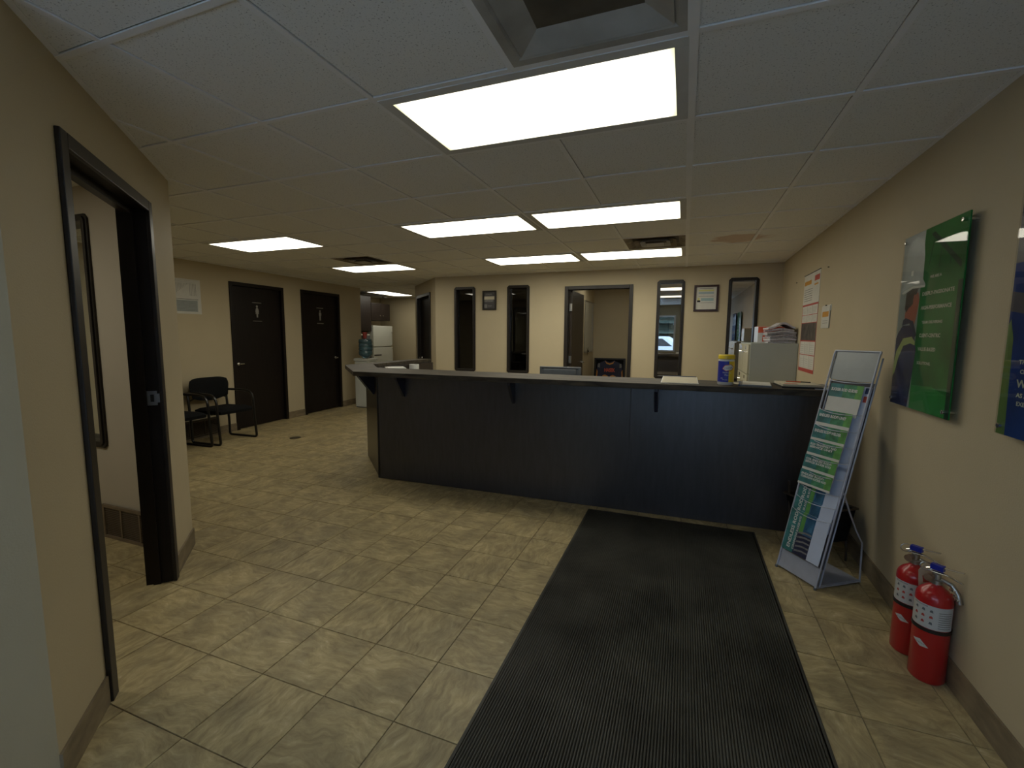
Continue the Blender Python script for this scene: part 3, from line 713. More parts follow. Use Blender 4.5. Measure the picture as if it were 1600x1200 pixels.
vpanel((-3.40, 4.45), (-3.40, 5.72), .004, BT, th, 'inner_panel', mat('inner_panel_wood', (.03, .022, .018), .5, noise=.2), cnt)
vpanel((-3.40, 5.74), (-3.49, 5.74), .004, BT, th, 'end_panel', M_lam, cnt)
vpanel((wall_x(3.9)-.02, 3.93), (-2.95, 3.87), .004, BT, .016, 'inner_panel', M_lam, cnt)
MB().box(-2.9, 1.05, 3.83, 3.86, .7, BT).build('top_rail', M_lam, cnt)
# brackets: triangular gussets under the overhang
M_brk = mat('bracket_laminate', (0.014, 0.016, 0.030), 0.4, noise=.2, nscale=12)  # blue cast of the daylight put into the bracket colour
def bracket(x, y, dx, dy, L, H, w=.026):
    d = Vector((dx, dy, 0)).normalized(); s = Vector((-d.y, d.x, 0)); o = Vector((x, y, BT-.001))
    mb = MB(); pts = [(0, 0), (L, 0), (L, -.025), (.018, -H), (0, -H)]
    vs = [o+d*a+Vector((0, 0, b))+s*w/2 for a, b in pts]+[o+d*a+Vector((0, 0, b))-s*w/2 for a, b in pts]
    n = 5; mb.add(vs, [tuple(range(n)), tuple(range(2*n-1, n-1, -1))]+[(i, (i+1) % n, n+(i+1) % n, n+i) for i in range(n)])
    return mb.build('bracket', M_brk, cnt, bevel=.0015)
bracket(-0.185, fy(-.185)-.001, 0, -1, .135, .20)
bracket(-1.39, fy(-1.39)-.001, 0, -1, .135, .20)
bracket(-2.52, fy(-2.52)-.001, 0, -1, .135, .20)
bracket(-2.99, 3.86, -.55, -1, .17, .22, .03); bracket(-3.30, 4.17, -1, -.9, .16, .22, .03)
# countertop slab
yb = 3.975
ct_poly = [(wall_x(3.5)-.012, 3.56), (-2.93, 3.475), (-3.655, 4.20), (-3.655, 5.80), (-3.475, 5.80), (-3.46, 4.46), (-3.05, 4.00), (wall_x(4.0)-.012, yb+.03)]
mb = MB(); mb.prism(ct_poly, CTZ-.042, CTZ)
ctop = tag(mb.build('countertop', M_ctop, None, bevel=.003), 'grey-brown stone-look countertop running along the reception counter', 'countertop')
# staff desk behind the counter
desk = thing('staff_desk', 'brown staff desk behind the reception counter, mostly hidden', 'desk', (-1.2, 4.4, 0))
MB().prism([(-3.385, 4.50), (-2.97, 4.05), (.5, 4.05), (.5, 4.75), (-2.6, 4.75), (-2.75, 4.95), (-2.75, 5.6), (-3.385, 5.6)], .715, .745).build('desk_top', M_ctop, desk, bevel=.003)
for x, y in ((.45, 4.12), (.45, 4.68), (-1.2, 4.7), (-2.8, 5.5), (-3.3, 5.52), (-2.6, 4.68)): MB().box(x-.025, x+.025, y-.025, y+.025, 0, .715).build('leg', M_blackmet, desk)
# floor mat: ribbed rubber with flat border
def matmesh():
    mb = MB(); x0, x1, y0, y1 = -.690, .552, -1.1, 3.665
    n = 112; w = (x1-x0-.03)/n; prof = [(x0, .0005), (x0+.012, .0045), (x0+.015, .0045)]
    for k in range(n):
        a = x0+.015+k*w; prof += [(a+w*.22, .0078), (a+w*.55, .0078), (a+w*.84, .0045), (a+w, .0045)]
    prof += [(x1-.012, .0045), (x1, .0005)]
    m = len(prof); vs = [(a, y0, z) for a, z in prof]+[(a, y1-.02, z) for a, z in prof]
    mb.add(vs, [(i, i+1, m+i+1, m+i) for i in range(m-1)]); mb.add([(x0, y1-.02, .0045), (x1, y1-.02, .0045), (x1, y1, .0005), (x0, y1, .0005)], [(0, 1, 2, 3)])
    mb.box(x0, x1, y0, y1, 0.0002, .0045)
    return mb
o = matmesh().build('floor_mat', M_rubber, None, fix=True); tag(o, 'long black ribbed rubber mat running up to the counter', 'mat')

# ================================================================== THINGS ON THE COUNTER
# wipes canister
cx, cy, z0 = .30, 3.70, CTZ+.001
t = thing('wipes_canister', 'cylindrical wipes canister with yellow lid and blue label on the counter', 'canister', (cx, cy, z0))
r = .055
MB().lathe([(0, 0), (r-.004, 0), (r, .006), (r, .185), (r-.006, .192), (0, .192)], (cx, cy, z0), 32).build('tub', M_white, t, smooth=True)
MB().lathe([(r-.002, .190), (r+.002, .192), (r+.002, .216), (r-.004, .222), (.03, .223), (0, .224)], (cx, cy, z0), 32).build('lid', M_yel, t, smooth=True)
fa = math.atan2(-cy, -cx)     # direction towards the viewer
def band(z1, z2, a1, a2, m, nm, rr, par=t, c=(cx, cy, z0), seg=18):
    mb = MB(); mb.lathe([(rr, z1), (rr, z2)], c, seg, a0=a1, a1=a2); return mb.build(nm, m, par, smooth=True, fix=False)
band(.022, .175, fa-1.5, fa+.35, M_bluel, 'blue_label', r+.0006)
band(.022, .175, fa+.35, fa+1.6, M_yel, 'yellow_label', r+.0006)
def curved(pts, m, nm, par, c, rr, a0, zc, rot=0):
    bm = bmesh.new(); cr, sr = math.cos(rot), math.sin(rot)
    P2 = [(u*cr-v*sr, u*sr+v*cr) for u, v in pts]; ce = (sum(p[0] for p in P2)/len(P2), sum(p[1] for p in P2)/len(P2))
    o = bm.verts.new((ce[0], ce[1], 0)); vv = [bm.verts.new((a, b, 0)) for a, b in P2]
    for i in range(len(vv)): bm.faces.new((o, vv[i], vv[(i+1) % len(vv)]))
    if max(abs(a[0]-b[0]) for a in P2 for b in P2) > .02: bmesh.ops.subdivide_edges(bm, edges=list(bm.edges), cuts=3, use_grid_fill=True)
    for v in bm.verts:
        u, w = v.co.x, v.co.y; a = a0+u/rr; v.co = (c[0]+rr*math.cos(a), c[1]+rr*math.sin(a), c[2]+zc+w)
    me = bpy.data.meshes.new(nm); bm.to_mesh(me); bm.free(); me.materials.append(m)
    ob = bpy.data.objects.new(nm, me); COL.objects.link(ob)
    if par is not None: ob.parent = par; ob.matrix_parent_inverse = world_of(par).inverted()
    return ob
def wrap_text(nm, s, m, par, c, rr, a0, zc, h, width, rot=0.0, align='CENTER'):
    F0 = Frame((0, 0, 0), (1, 0, 0), (0, 1, 0)); o = text(nm, s, F0, 0, 0, h, m, None, c=0, align=align, width=width)
    cr, sr = math.cos(rot), math.sin(rot)
    for v in o.data.vertices:
        u, w = v.co.x*cr-v.co.y*sr, v.co.x*sr+v.co.y*cr; a = a0+u/rr; v.co = (c[0]+rr*math.cos(a), c[1]+rr*math.sin(a), c[2]+zc+w)
    if par is not None: o.parent = par; o.matrix_parent_inverse = world_of(par).inverted()
    return o
cc = (cx, cy, z0)
loz = [(-.040, 0), (-.02, .019), (.02, .019), (.040, 0), (.02, -.019), (-.02, -.019)]
curved([(a*1.12, b*1.2) for a, b in loz], M_redp, 'logo_border', t, cc, r+.0012, fa+.28, .128, .18)
curved(loz, M_white, 'logo_field', t, cc, r+.0018, fa+.28, .128, .18)
wrap_text('lettering', 'Clorox', M_bluel, t, cc, r+.0024, fa+.28, .121, .014, .058, .18)
wrap_text('lettering', 'Disinfecting', M_white, t, cc, r+.0014, fa+.12, .088, .010, .058)
wrap_text('lettering', 'Wipes', M_white, t, cc, r+.0014, fa+.12, .070, .011, .034)
wrap_text('lettering', '75', M_white, t, cc, r+.0014, fa-.5, .045, .010, .016)
wrap_text('lettering', 'WET WIPES', M_white, t, cc, r+.0014, fa-.1, .036, .006, .035)

# white writing pad with dark strip
t = thing('desk_pad', 'white sloped sign-in pad with dark top strip on the counter', 'pad', (.05, 3.70, CTZ))
X = lambda a, b, c: Vector((-.02+a, 3.66+b, CTZ+.001+c))
mb = MB(); mb.hexa([X(-.135, -.05, 0), X(.135, -.05, 0), X(.135, .13, 0), X(-.135, .13, 0), X(-.135, -.05, .004), X(.135, -.05, .004), X(.125, .13, .040), X(-.125, .13, .040)]); mb.build('wedge', M_white, t, bevel=.002)
mb = MB(); mb.hexa([X(-.128, -.045, .0055), X(.128, -.045, .0055), X(.120, .115, .0375), X(-.120, .115, .0375), X(-.128, -.045, .0065), X(.128, -.045, .0065), X(.120, .115, .0395), X(-.120, .115, .0395)]); mb.build('paper', M_cream, t)
mb = MB(); mb.box(-.12, .12, .116, .130, .0375, .044, X=X); mb.build('binding_strip', M_bluedk, t)
# loose papers and leaflets towards the wall
def sheet(name, label, cat, cx, cy, w, h, rz, z, th, m, group=None, extra=None, parent=None):
    R = Matrix.Translation((cx, cy, z)) @ Matrix.Rotation(rz, 4, 'Z'); X = lambda a, b, c: R @ Vector((a, b, c))
    t = thing(name, label, cat, (cx, cy, z), group)
    MB().box(-w/2, w/2, -h/2, h/2, 0, th, X=X).build('pages', m, t, bevel=min(.001, th*.3))
    return t, X
CZ = CTZ+.001
t, X = sheet('booklet', 'grey-blue booklet with white cover left of the thick magazine on the counter', 'booklet', .50, 3.74, .21, .27, -.12, CZ, .012, M_greypl)
MB().box(-.08, .10, -.13, .13, .012, .0145, X=X).build('cover_sheet', M_paper, t); MB().box(-.105, -.095, -.14, .14, .001, .0135, X=X).build('spine', M_bluedk, t)
t, X = sheet('magazine', 'thick cream magazine over a black folder beside the file cabinet', 'magazine', .775, 3.76, .25, .28, .04, CZ, .012, M_blackpl)
MB().box(-.12, .12, -.13, .135, .012, .026, X=X).build('pages', M_cream, t, bevel=.001); MB().box(-.10, -.02, -.10, -.06, .026, .0266, X=X).build('red_headline', M_redp, t)
mb = MB(); mb.tube([X(-.06, .06, .031), X(.03, .04, .031)], .004, 8, 0); mb.tube([X(.03, .04, .031), X(.09, .028, .031)], .0035, 8, 1)
o = tag(mb.build('pen', [M_oranger, M_blackpl], None, smooth=True), 'orange and black pen lying on the cream magazine', 'pen')
t, X = sheet('newspaper', 'folded newspaper at the wall end of the counter, with a small photo', 'newspaper', 1.018, 3.80, .17, .28, .08, CZ, .010, M_cream)
MB().box(-.03, .08, -.04, .07, .010, .0106, X=X).build('photo', M_newsd, t); MB().box(-.09, -.04, -.12, .12, .010, .0104, X=X).build('column_text', M_grey, t)
t, X = sheet('leaflet', 'pale blue leaflet under the folded newspaper at the counter edge', 'leaflet', .93, 3.655, .16, .09, .05, CZ, .003, M_paperb)
MB().box(-.07, .07, -.03, -.01, .003, .0034, X=X).build('heading', M_bluepr, t)
t, X = sheet('sheet_of_paper', 'loose cream sheet lying between the canister and the booklet', 'paper', .415, 3.83, .10, .14, .2, CZ, .002, M_cream)
MB().box(-.04, .04, .03, .05, .002, .0024, X=X).build('heading', M_grey, t)

# monitor behind the counter (back side towards us)
t = thing('monitor', 'grey back of a computer monitor rising above the counter', 'monitor', (-1.20, 4.45, .745))
X = lambda a, b, c: Vector((-1.165+a, 4.45+b, c))
MB().box(-.215, .215, 0, .03, .84, 1.135, X=X).build('shell', M_greypl, t, bevel=.006)
MB().box(-.17, .17, -.022, 0, .88, 1.112, X=X).build('back_cover', M_greypl, t, bevel=.008)
MB().box(-.20, .20, .03, .032, .86, 1.12, X=X).build('screen', M_blackpl, t)
MB().box(-.03, .03, -.0, .02, .76, .9, X=X).build('neck', M_greypl, t); MB().box(-.12, .12, -.08, .10, .746, .760, X=X).build('foot', M_greypl, t, bevel=.004)
MB().box(-.19, .19, -.004, -.001, 1.112, 1.120, X=X).build('vent_slot', M_blackpl, t)
# paper roll and paper stack on the staff desk
t = thing('printer', 'black desktop printer behind the counter carrying white papers', 'printer', (-3.08, 4.385, .745))
Mp = Matrix.Translation((-3.08, 4.385, 0)) @ Matrix.Rotation(-.84, 4, 'Z'); XP = lambda a, b, c: Mp @ Vector((a, b, c))
MB().box(-.15, .15, -.12, .12, .746, 1.035, X=XP).build('body', M_blackpl, t, bevel=.01); MB().box(-.14, .14, -.11, .11, 1.035, 1.045, X=XP).build('scanner_lid', M_greypl, t, bevel=.003)
MB().box(-.10, .10, .12, .165, .80, .83, X=XP).build('paper_tray', M_greypl, t, bevel=.003)
t, X = sheet('paper_stack', 'stack of white papers behind the left end of the counter', 'papers', -3.09, 4.38, .28, .21, -.84, 1.046, .024, M_paper)
MB().box(-.12, .13, -.09, .10, .024, .028, X=X).build('top_sheet', M_white, t)
t = thing('shelf_box', 'dark storage box standing on the desk under the paper roll', 'box', (-3.2, 5.1, .745))
MB().box(-3.345, -3.02, 4.98, 5.24, .746, .90).build('body', M_esp, t, bevel=.003); MB().box(-3.35, -3.01, 4.975, 5.245, .90, .915).build('lid', M_esp, t, bevel=.002)
t = thing('paper_towel_roll', 'white paper towel roll standing behind the left end of the counter', 'paper roll', (-3.306, 5.1, .916))
MB().lathe([(.02, 0), (.062, 0), (.064, .004), (.064, .14), (.062, .144), (.02, .144), (.02, 0)], (-3.306, 5.10, .916), 28).build('roll', M_white, t, smooth=True)
MB().lathe([(.019, .002), (.019, .142), (.017, .142), (.017, .002)], (-3.306, 5.10, .916), 16).build('core', M_cream, t, smooth=True)

# ================================================================== FILING CABINETS and their load
def cabinet(y0, y1, label):
    t = thing('filing_cabinet', label, 'filing cabinet', (.9, (y0+y1)/2, 0), 'filing cabinets against the right wall')
    x0, x1, H = .665, 1.138, 1.382
    MB().box(x0+.02, x1, y0, y1, .02, H).build('body', M_cab, t, bevel=.004)
    MB().box(x0+.03, x1-.01, y0+.01, y1-.01, 0, .02).build('plinth', M_blackpl, t)
    for k in range(4):
        z = .03+k*.336
        d = MB().box(x0, x0+.02, y0+.008, y1-.008, z, z+.328).build('drawer', M_cabf, t, bevel=.003)
        mb = MB(); yc = (y0+y1)/2; mb.tube([(x0, yc-.06, z+.24), (x0-.022, yc-.05, z+.24), (x0-.022, yc+.05, z+.24), (x0, yc+.06, z+.24)], .005, 6); mb.build('handle', M_chrome, d, smooth=True)
        MB().box(x0-.002, x0, yc-.04, yc+.04, z+.27, z+.31).build('label_holder', M_chrome, d)
    return t
cabinet(5.60, 6.06, 'grey four-drawer filing cabinet nearest the counter, carrying newspapers')
cabinet(6.065, 6.525, 'grey four-drawer filing cabinet behind the nearer one, against the back wall')
# red and white carton standing behind the papers
t = thing('carton', 'orange-red and white carton lying on the filing cabinet behind newspapers', 'box', (.9, 6.2, 1.383))
MB().box(.80, 1.12, 6.0, 6.3, 1.3835, 1.57).build('body', M_white, t, bevel=.003)
Fc = Frame((.80, 6.0, 1.3835), (1, 0, 0), (0, 0, 1), (0, -1, 0))
card('print', [(rect(.003, .317, .115, .183), 0), (rect(.05, .12, .012, .085), 0)], [M_oranger], Fc, t)
text('lettering', 'KA', Fc, .055, .03, .035, M_white, t, c=.0012)
MB().box(.80, 1.12, 6.02, 6.28, 1.5705, 1.573).build('lid_flap', M_oranger, t)
# pile of newspapers: individually folded papers
random.seed(3)
zz = 1.3835
for k in range(9):
    thk = random.uniform(.012, .024); w = .26+random.uniform(-.02, .02); ang = random.uniform(-.22, .22)
    cx, cy = .985+random.uniform(-.012, .012)+(.01 if k < 5 else 0), 5.82+random.uniform(-.02, .02)
    nx = 10; R = Matrix.Translation((cx, cy, zz)) @ Matrix.Rotation(ang*.5, 4, 'Z'); mb = MB()
    bow = .003+.0022*k + (.035 if k == 8 else 0); pk = .58
    prof = []
    for q in range(nx+1):
        u = q/nx; prof.append((-w/2+w*u, bow*math.exp(-((u-pk)/.28)**2)))
    h = .15
    vs = []
    for a, b in prof: 
        for y, z in ((-h, b), (h, b), (h, b+thk*(.75+.25*(1-abs(2*(a/w))))), (-h, b+thk*(.75+.25*(1-abs(2*(a/w)))))): vs.append(R @ Vector((a, y, z)))
    fs = []
    for q in range(nx):
        for e in range(4): fs.append((q*4+e, q*4+(e+1) % 4, q*4+4+(e+1) % 4, q*4+4+e))
    fs += [(0, 1, 2, 3), (nx*4+3, nx*4+2, nx*4+1, nx*4)]
    mb.add(vs, fs); 
    ordn = ['bottom', 'second from the bottom', 'third from the bottom', 'fourth from the bottom', 'middle', 'fourth from the top', 'third from the top', 'second from the top', 'bulging topmost'][k]
    o = mb.build('newspaper', M_news if k % 3 != 1 else M_newsd, None, smooth=True)
    tag(o, 'folded newspaper, the %s one in the pile on the filing cabinet' % ordn, 'newspaper', 'newspapers piled on the filing cabinet')
    zz += thk*1.06

# ================================================================== WALL ITEMS, BACK WALL
def picture(name, label, x0, x1, z0, z1, fw, m, par=None):
    t = thing(name, label, 'picture', ((x0+x1)/2, 6.77, z0)); F = Frame((x0, 6.768, z0), (1, 0, 0), (0, 0, 1), (0, -1, 0)); w, h = x1-x0, z1-z0
    mb = MB()
    for q in (rect(0, w, 0, fw), rect(0, w, h-fw, h), rect(0, fw, fw, h-fw), rect(w-fw, w, fw, h-fw)): mb.prism(q, 0, .022, X=F)
    mb.build('frame', m, t, bevel=.003)
    return t, F, w, h
t, F, w, h = picture('framed_sign', 'small dark framed sign between the two left sidelight windows', -3.075, -2.835, 1.85, 2.155, .022, M_trimdark)
MB().prism(rect(.02, w-.02, .02, h-.02), 0, .008, X=F).build('board', mat('grey_board', (.055, .052, .055), .4, noise=.2, nscale=30), t)
card('print', [(rect(.03, .205, .165, .215), 0), (rect(.03, .19, .130, .160), 1), (rect(.03, .08, .035, .09), 1), (rect(.095, .16, .05, .056), 1), (rect(.095, .17, .066, .072), 1), (rect(.05, .17, .235, .241), 1), (rect(.06, .16, .25, .256), 1)], [M_cream, M_grey], F, t, base=.008)
t, F, w, h = picture('framed_certificate', 'brown framed white certificate between the two right sidelight windows', .095, .405, 1.79, 2.145, .028, mat('reddish_brown_wood', (.035, .014, .012), .35, noise=.3, nscale=12))
MB().prism(rect(.025, w-.025, .025, h-.025), 0, .008, X=F).build('sheet', M_paper, t)
card('print', [(rect(.07, .24, .305, .311), 0), (rect(.06, .25, .27, .29), 1), (rect(.06, .25, .235, .262), 2), (rect(.09, .25, .14, .18), 3), (rect(.05, .075, .15, .185), 1), (rect(.045, .085, .125, .15), 4), (rect(.09, .25, .115, .12), 0), (rect(.06, .25, .20, .206), 0)], [M_grey, mat('pale_yellow_print', (.6, .58, .22), .6), mat('pale_blue_tint', (.33, .42, .46), .6), mat('pale_teal_tint', (.30, .42, .44), .6), M_blackpl], F, t, base=.008)

# ---- office behind the open door: whiteboard, keys, framed jersey
t = thing('whiteboard', 'whiteboard on the office side wall seen through the open door', 'whiteboard', (-1.79, 9.0, 1.1))
F = Frame((-1.799, 8.62, 1.12), (0, 1, 0), (0, 0, 1), (1, 0, 0))
MB().prism(rect(0, .82, 0, 1.0), 0, .01, X=F).build('board', mat('whiteboard_face', (.42, .40, .33), .3, noise=.03), t)
mb = MB()
for q in (rect(0, .82, 0, .015), rect(0, .82, .985, 1.0), rect(0, .015, .015, .985), rect(.805, .82, .015, .985)): mb.prism(q, .01, .018, X=F)
mb.build('frame', M_steel, t)
t = thing('key_bunch', 'dark bunch of keys hanging on a hook on the office side wall', 'keys', (-1.80, 8.75, 1.22))
F = Frame((-1.799, 8.62, 1.10), (0, 1, 0), (0, 0, 1), (1, 0, 0))
MB().tube([F(.15, .10, .018), F(.15, .10, .06), F(.15, .13, .065)], .004, 6).build('hook', M_steel, t)
for a, l in ((-.35, .10), (0, .13), (.3, .11), (.6, .08)):
    mb = MB(); c = F(.15, .10, .05); d = Vector((0, math.sin(a), -math.cos(a))); mb.tube([c, c+d*l*.5], .006, 6); mb.tube([c+d*l*.5, c+d*l], .014, 8, flat=.3); mb.build('key', M_brass if a == .3 else M_blackmet, t)
t = thing('framed_jersey', 'black-framed navy and gold sports jersey leaning against the office wall', 'framed jersey', (-1.43, 9.5, 0))
F = Frame((-1.755, 9.52, 0.003), (1, 0, 0), (0, .05, 1), (0, -1, .05)); w, h = .64, .985
mb = MB()
for q in (rect(0, w, 0, .035), rect(0, w, h-.035, h), rect(0, .035, .035, h-.035), rect(w-.035, w, .035, h-.035)): mb.prism(q, 0, .03, X=F)
mb.build('frame', M_blackpl, t, bevel=.003)
MB().prism(rect(.03, w-.03, .03, h-.03), 0, .008, X=F).build('mount', M_blackfab, t)
J = [(.12, .05), (.52, .05), (.53, .62), (.575, .52), (.60, .56), (.575, .86), (.42, .935), (.32, .90), (.22, .935), (.065, .86), (.04, .56), (.065, .52), (.11, .62)]
MB().prism(J, .009, .016, X=F).build('jersey', M_navy, t)
card('stripes', [([(.045, .60), (.064, .545), (.075, .70), (.055, .75)], 0), ([(.595, .60), (.576, .545), (.565, .70), (.585, .75)], 0), (rect(.125, .515, .08, .11), 0), ([(.22, .935), (.25, .87), (.32, .845), (.39, .87), (.42, .935), (.38, .895), (.32, .875), (.26, .895)], 0), ([(.07, .80), (.115, .78), (.12, .87), (.085, .87)], 1), ([(.57, .80), (.525, .78), (.52, .87), (.555, .87)], 1)], [M_gold, M_grey], F, t, base=.016)
text('lettering', 'HASEK', F, .32, .70, .075, M_oranger, t, c=.0172, align='CENTER', width=.22, bold=.03)
text('lettering', '39', F, .32, .36, .27, M_gold, t, c=.0172, align='CENTER', width=.30, bold=.05)

# ================================================================== WALL ITEMS, RIGHT WALL
nR = Vector((-1, .0107, 0)).normalized(); uR = Vector((.0107, 1, 0)).normalized()
def FR(y, z, off=0.0): return Frame(Vector((wall_x(y), y, z))+nR*off, -uR, (0, 0, 1), nR)      # a runs towards the camera (picture right)
# year planner
F = FR(5.53, 1.108); w, h = .62, .965
t = thing('wall_calendar', 'tall red and white twelve-month wall calendar near the corner', 'calendar', F(0, 0, 0))
MB().prism(rect(0, w, 0, h), .001, .003, X=F).build('sheet', M_paper, t)
pol = [(rect(0, w, 0, .035), 0), (rect(0, .012, .035, .665), 0), (rect(w-.012, w, .035, .665), 0), (rect(0, w, .650, .668), 0), (rect(.012, w-.012, .165, .173), 0), (rect(.012, w-.012, .300, .312), 0), (rect(.012, w-.012, .480, .487), 0), (rect(.012, w-.012, .558, .564), 0) ,
       (rect(.012, w-.012, .312, .480), 1), (rect(.02, .30, .86, .90), 2), (rect(.42, .60, .875, .925), 0), (rect(.42, .56, .835, .85), 2)]
for k in range(6): pol.append((rect(.04, .36, .70+k*.022, .706+k*.022), 3))
for c0 in (.10+.11, .41): 
    for b0, b1 in ((.037, .163), (.175, .298), (.489, .556), (.566, .648)): pol.append((rect(c0, c0+.004, b0, b1), 3))
card('print', pol, [M_redp, mat('photo_print', (.075, .065, .055), .5, noise=.7, nscale=14), M_orange, M_grey], F, t, base=.003)
for r_ in range(4):
    b0 = (.045, .185, .497, .578)[r_]
    for c_ in range(3):
        mb = MB()
        for q in range(5): mb.prism(rect(.03+c_*.2, .17+c_*.2, b0+q*.02*(.6 if r_ > 1 else 1), b0+q*.02*(.6 if r_ > 1 else 1)+.004), .0034, .0037, X=F)
        mb.build('month_grid', mat('pale_grey_print', (.40, .40, .36), .6), t)
MB().tube([F(.0, h, .004), F(w, h, .004)], .004, 6).build('hanging_strip', M_blackpl, t)
# small tear-off notice
F = FR(4.74, 1.50); t = thing('wall_notice', 'small white notice with an orange band beside the red wall calendar', 'notice', F(0, 0, 0))
MB().prism(rect(0, .24, .03, .215), .004, .010, X=F).build('pad', M_paper, t)
MB().prism(rect(-.01, .26, .175, .225), .001, .004, X=F).build('backing', M_paper, t)
card('print', [(rect(.03, .22, .125, .17), 0), (rect(.05, .20, .09, .094), 1), (rect(.05, .20, .07, .074), 1)], [M_orange, M_grey], F, t, base=.010)
MB().tube([F(.12, .222, .0), F(.12, .222, .014)], .004, 8).build('pin', M_blackpl, t)
for y, z in ((5.897, 2.049), (4.654, 2.049)):
    c = FR(y, z)
    mb = MB(); mb.tube([c(0, 0, 0), c(0, 0, .012)], [.003, .005], 8); tag(mb.build('nail', M_blackmet, None), 'bare nail in the wall %s the red calendar' % ('left of' if y > 5.5 else 'right of and above'), 'nail', 'nails in the right wall')

def acrylic(label, y0, z0, w, h, polys, mats, texts, base_m):
    w, h = .606, .873
    F = FR(y0, z0, .030); t = thing('wall_panel', label, 'poster', F(w/2, 0, 0), 'acrylic posters on the right wall')
    MB().prism(rect(0, w, 0, h), 0, .005, X=F).build('panel', base_m, t, bevel=.0008)
    kx, kz = w/.628, h/.905; polys = [([(p[0]*kx, p[1]*kz) for p in q[0]],)+tuple(q[1:]) for q in polys]
    card('picture', polys, mats, F, t, base=.005, th=.0002)
    for s, a, b, hh, wd in texts: text('lettering', s, F, a*kx, b*kz, hh, mat('poster_white', (.50, .58, .46), .5), t, c=.0066, width=wd*kx, bold=.03)
    MB().prism(rect(0, w, 0, h), .007, .010, X=F).build('glazing', M_glz, t)
    for a, b in ((.03, .03), (w-.03, .03), (.03, h-.03), (w-.03, h-.03)):
        mb = MB(); mb.tube([F(a, b, -.030), F(a, b, .0)], .007, 12); mb.tube([F(a, b, .010), F(a, b, .018), F(a, b, .0185)], [.009, .009, .006], 12); mb.build('standoff', M_chrome, t, smooth=True)
    return t
M_glz = mirror_mat('poster_glazing', 0.034, (1, 1, 1), (.93, .93, .93))
M_pgreen = mat('poster_green', (.014, .155, .034), .65, spec=.15, noise=.35, nscale=5)
M_pgreen2 = mat('poster_mid_green', (.030, .22, .050), .65, spec=.15, noise=.25, nscale=6)
M_pdk = mat('poster_dark_green', (.012, .055, .028), .65, spec=.15, noise=.3, nscale=9)
M_psky = mat('poster_pale_sky', (.22, .27, .25), .35, noise=.1, nscale=4)
w, h = .628, .905
man = [
    (rect(0, .235, 0, h), 1, 0), (rect(.235, w, 0, h), 0, 0),
    ([(.235, .905), (w, .905), (w, .80), (.42, .83), (.33, .87)], 2, 1),
    ([(.30, .87), (.33, .88), (.60, .70), (.60, .67)], 3, 2), ([(.30, .72), (.305, .72), (.34, .86), (.335, .86)], 3, 2), ([(.40, .70), (.405, .70), (.42, .84), (.415, .84)], 3, 2),
    (rect(.59, w, .0, .62), 3, 2), (rect(.50, .505, .70, .80), 3, 2),
    # torso
    ([(0, 0), (.21, 0), (.235, .18), (.25, .30), (.22, .37), (.17, .43), (.07, .43), (.02, .39), (0, .36)], 4, 1),
    # reflective band
    ([(0, .22), (.02, .29), (.09, .36), (.19, .37), (.23, .345), (.235, .325), (.18, .335), (.10, .32), (.05, .25), (.02, .17), (0, .15)], 5, 2),
    # collar, neck, head
    ([(.06, .43), (.15, .44), (.22, .36), (.24, .38), (.19, .45), (.10, .47), (.07, .46)], 8, 3),
    ([(.085, .455), (.085, .50), (.15, .56), (.215, .60), (.235, .56), (.225, .50), (.215, .46), (.20, .42), (.17, .43), (.11, .455)], 6, 2),
    ([(.075, .52), (.08, .60), (.10, .63), (.22, .63), (.20, .59), (.175, .585), (.165, .54), (.12, .52), (.095, .50)], 7, 3),
    ([(.165, .56), (.175, .59), (.19, .585), (.185, .545)], 6, 4),
    # hard hat
    ([(.02, .605), (.05, .60), (.15, .625), (.28, .62), (.285, .632), (.255, .66), (.25, .78), (.23, .86), (.15, .885), (.08, .87), (.045, .82), (.035, .65)], 9, 4),
    ([(.02, .605), (.05, .60), (.15, .622), (.28, .617), (.285, .628), (.15, .634), (.05, .618)], 10, 5),
    (rect(.115, .14, .69, .715), 10, 5),
    ([(.235, 0), (.60, 0), (.60, .10), (.45, .13), (.24, .12)], 2, 1),
]
acrylic('green poster panel of a worker in a white hard hat seen from behind', 3.058, 1.100, w, h, man,
        [M_pgreen, M_psky, M_pgreen2, M_pdk, M_jack, M_hivis, M_skin, M_hair, M_navy, M_hat, mat('hat_shade_print', (.62, .66, .58), .3)],  # last print colour: pale brim and badge of the hat
        [('WE ARE A', .33, .655, .013, .11), ('DEEPLY-PASSIONATE', .265, .575, .017, .30), ('HIGH-PERFORMANCE', .265, .505, .017, .29), ('TEAM DELIVERING', .29, .435, .013, .20), ('CLIENT-CENTRIC', .275, .368, .017, .21), ('VALUE-BASED', .275, .30, .017, .18), ('SOLUTIONS.', .28, .232, .014, .14)], M_pgreen)
M_pblue = mat('poster_blue', (.008, .045, .22), .65, spec=.15, noise=.3, nscale=5)
polb = [(rect(0, w, 0, h), 0, 0), ([(0, 0), (.05, 0), (.035, .35), (.012, .42), (0, .40)], 1, 1), (rect(0, w, .62, h), 2, 1), ([(0, .45), (.3, .40), (w, .42), (w, .50), (.3, .47), (0, .52)], 3, 2), (rect(.10, .12, .62, .85), 3, 2), ([(.2, .64), (.5, .66), (.45, .8), (.25, .78)], 3, 2)]
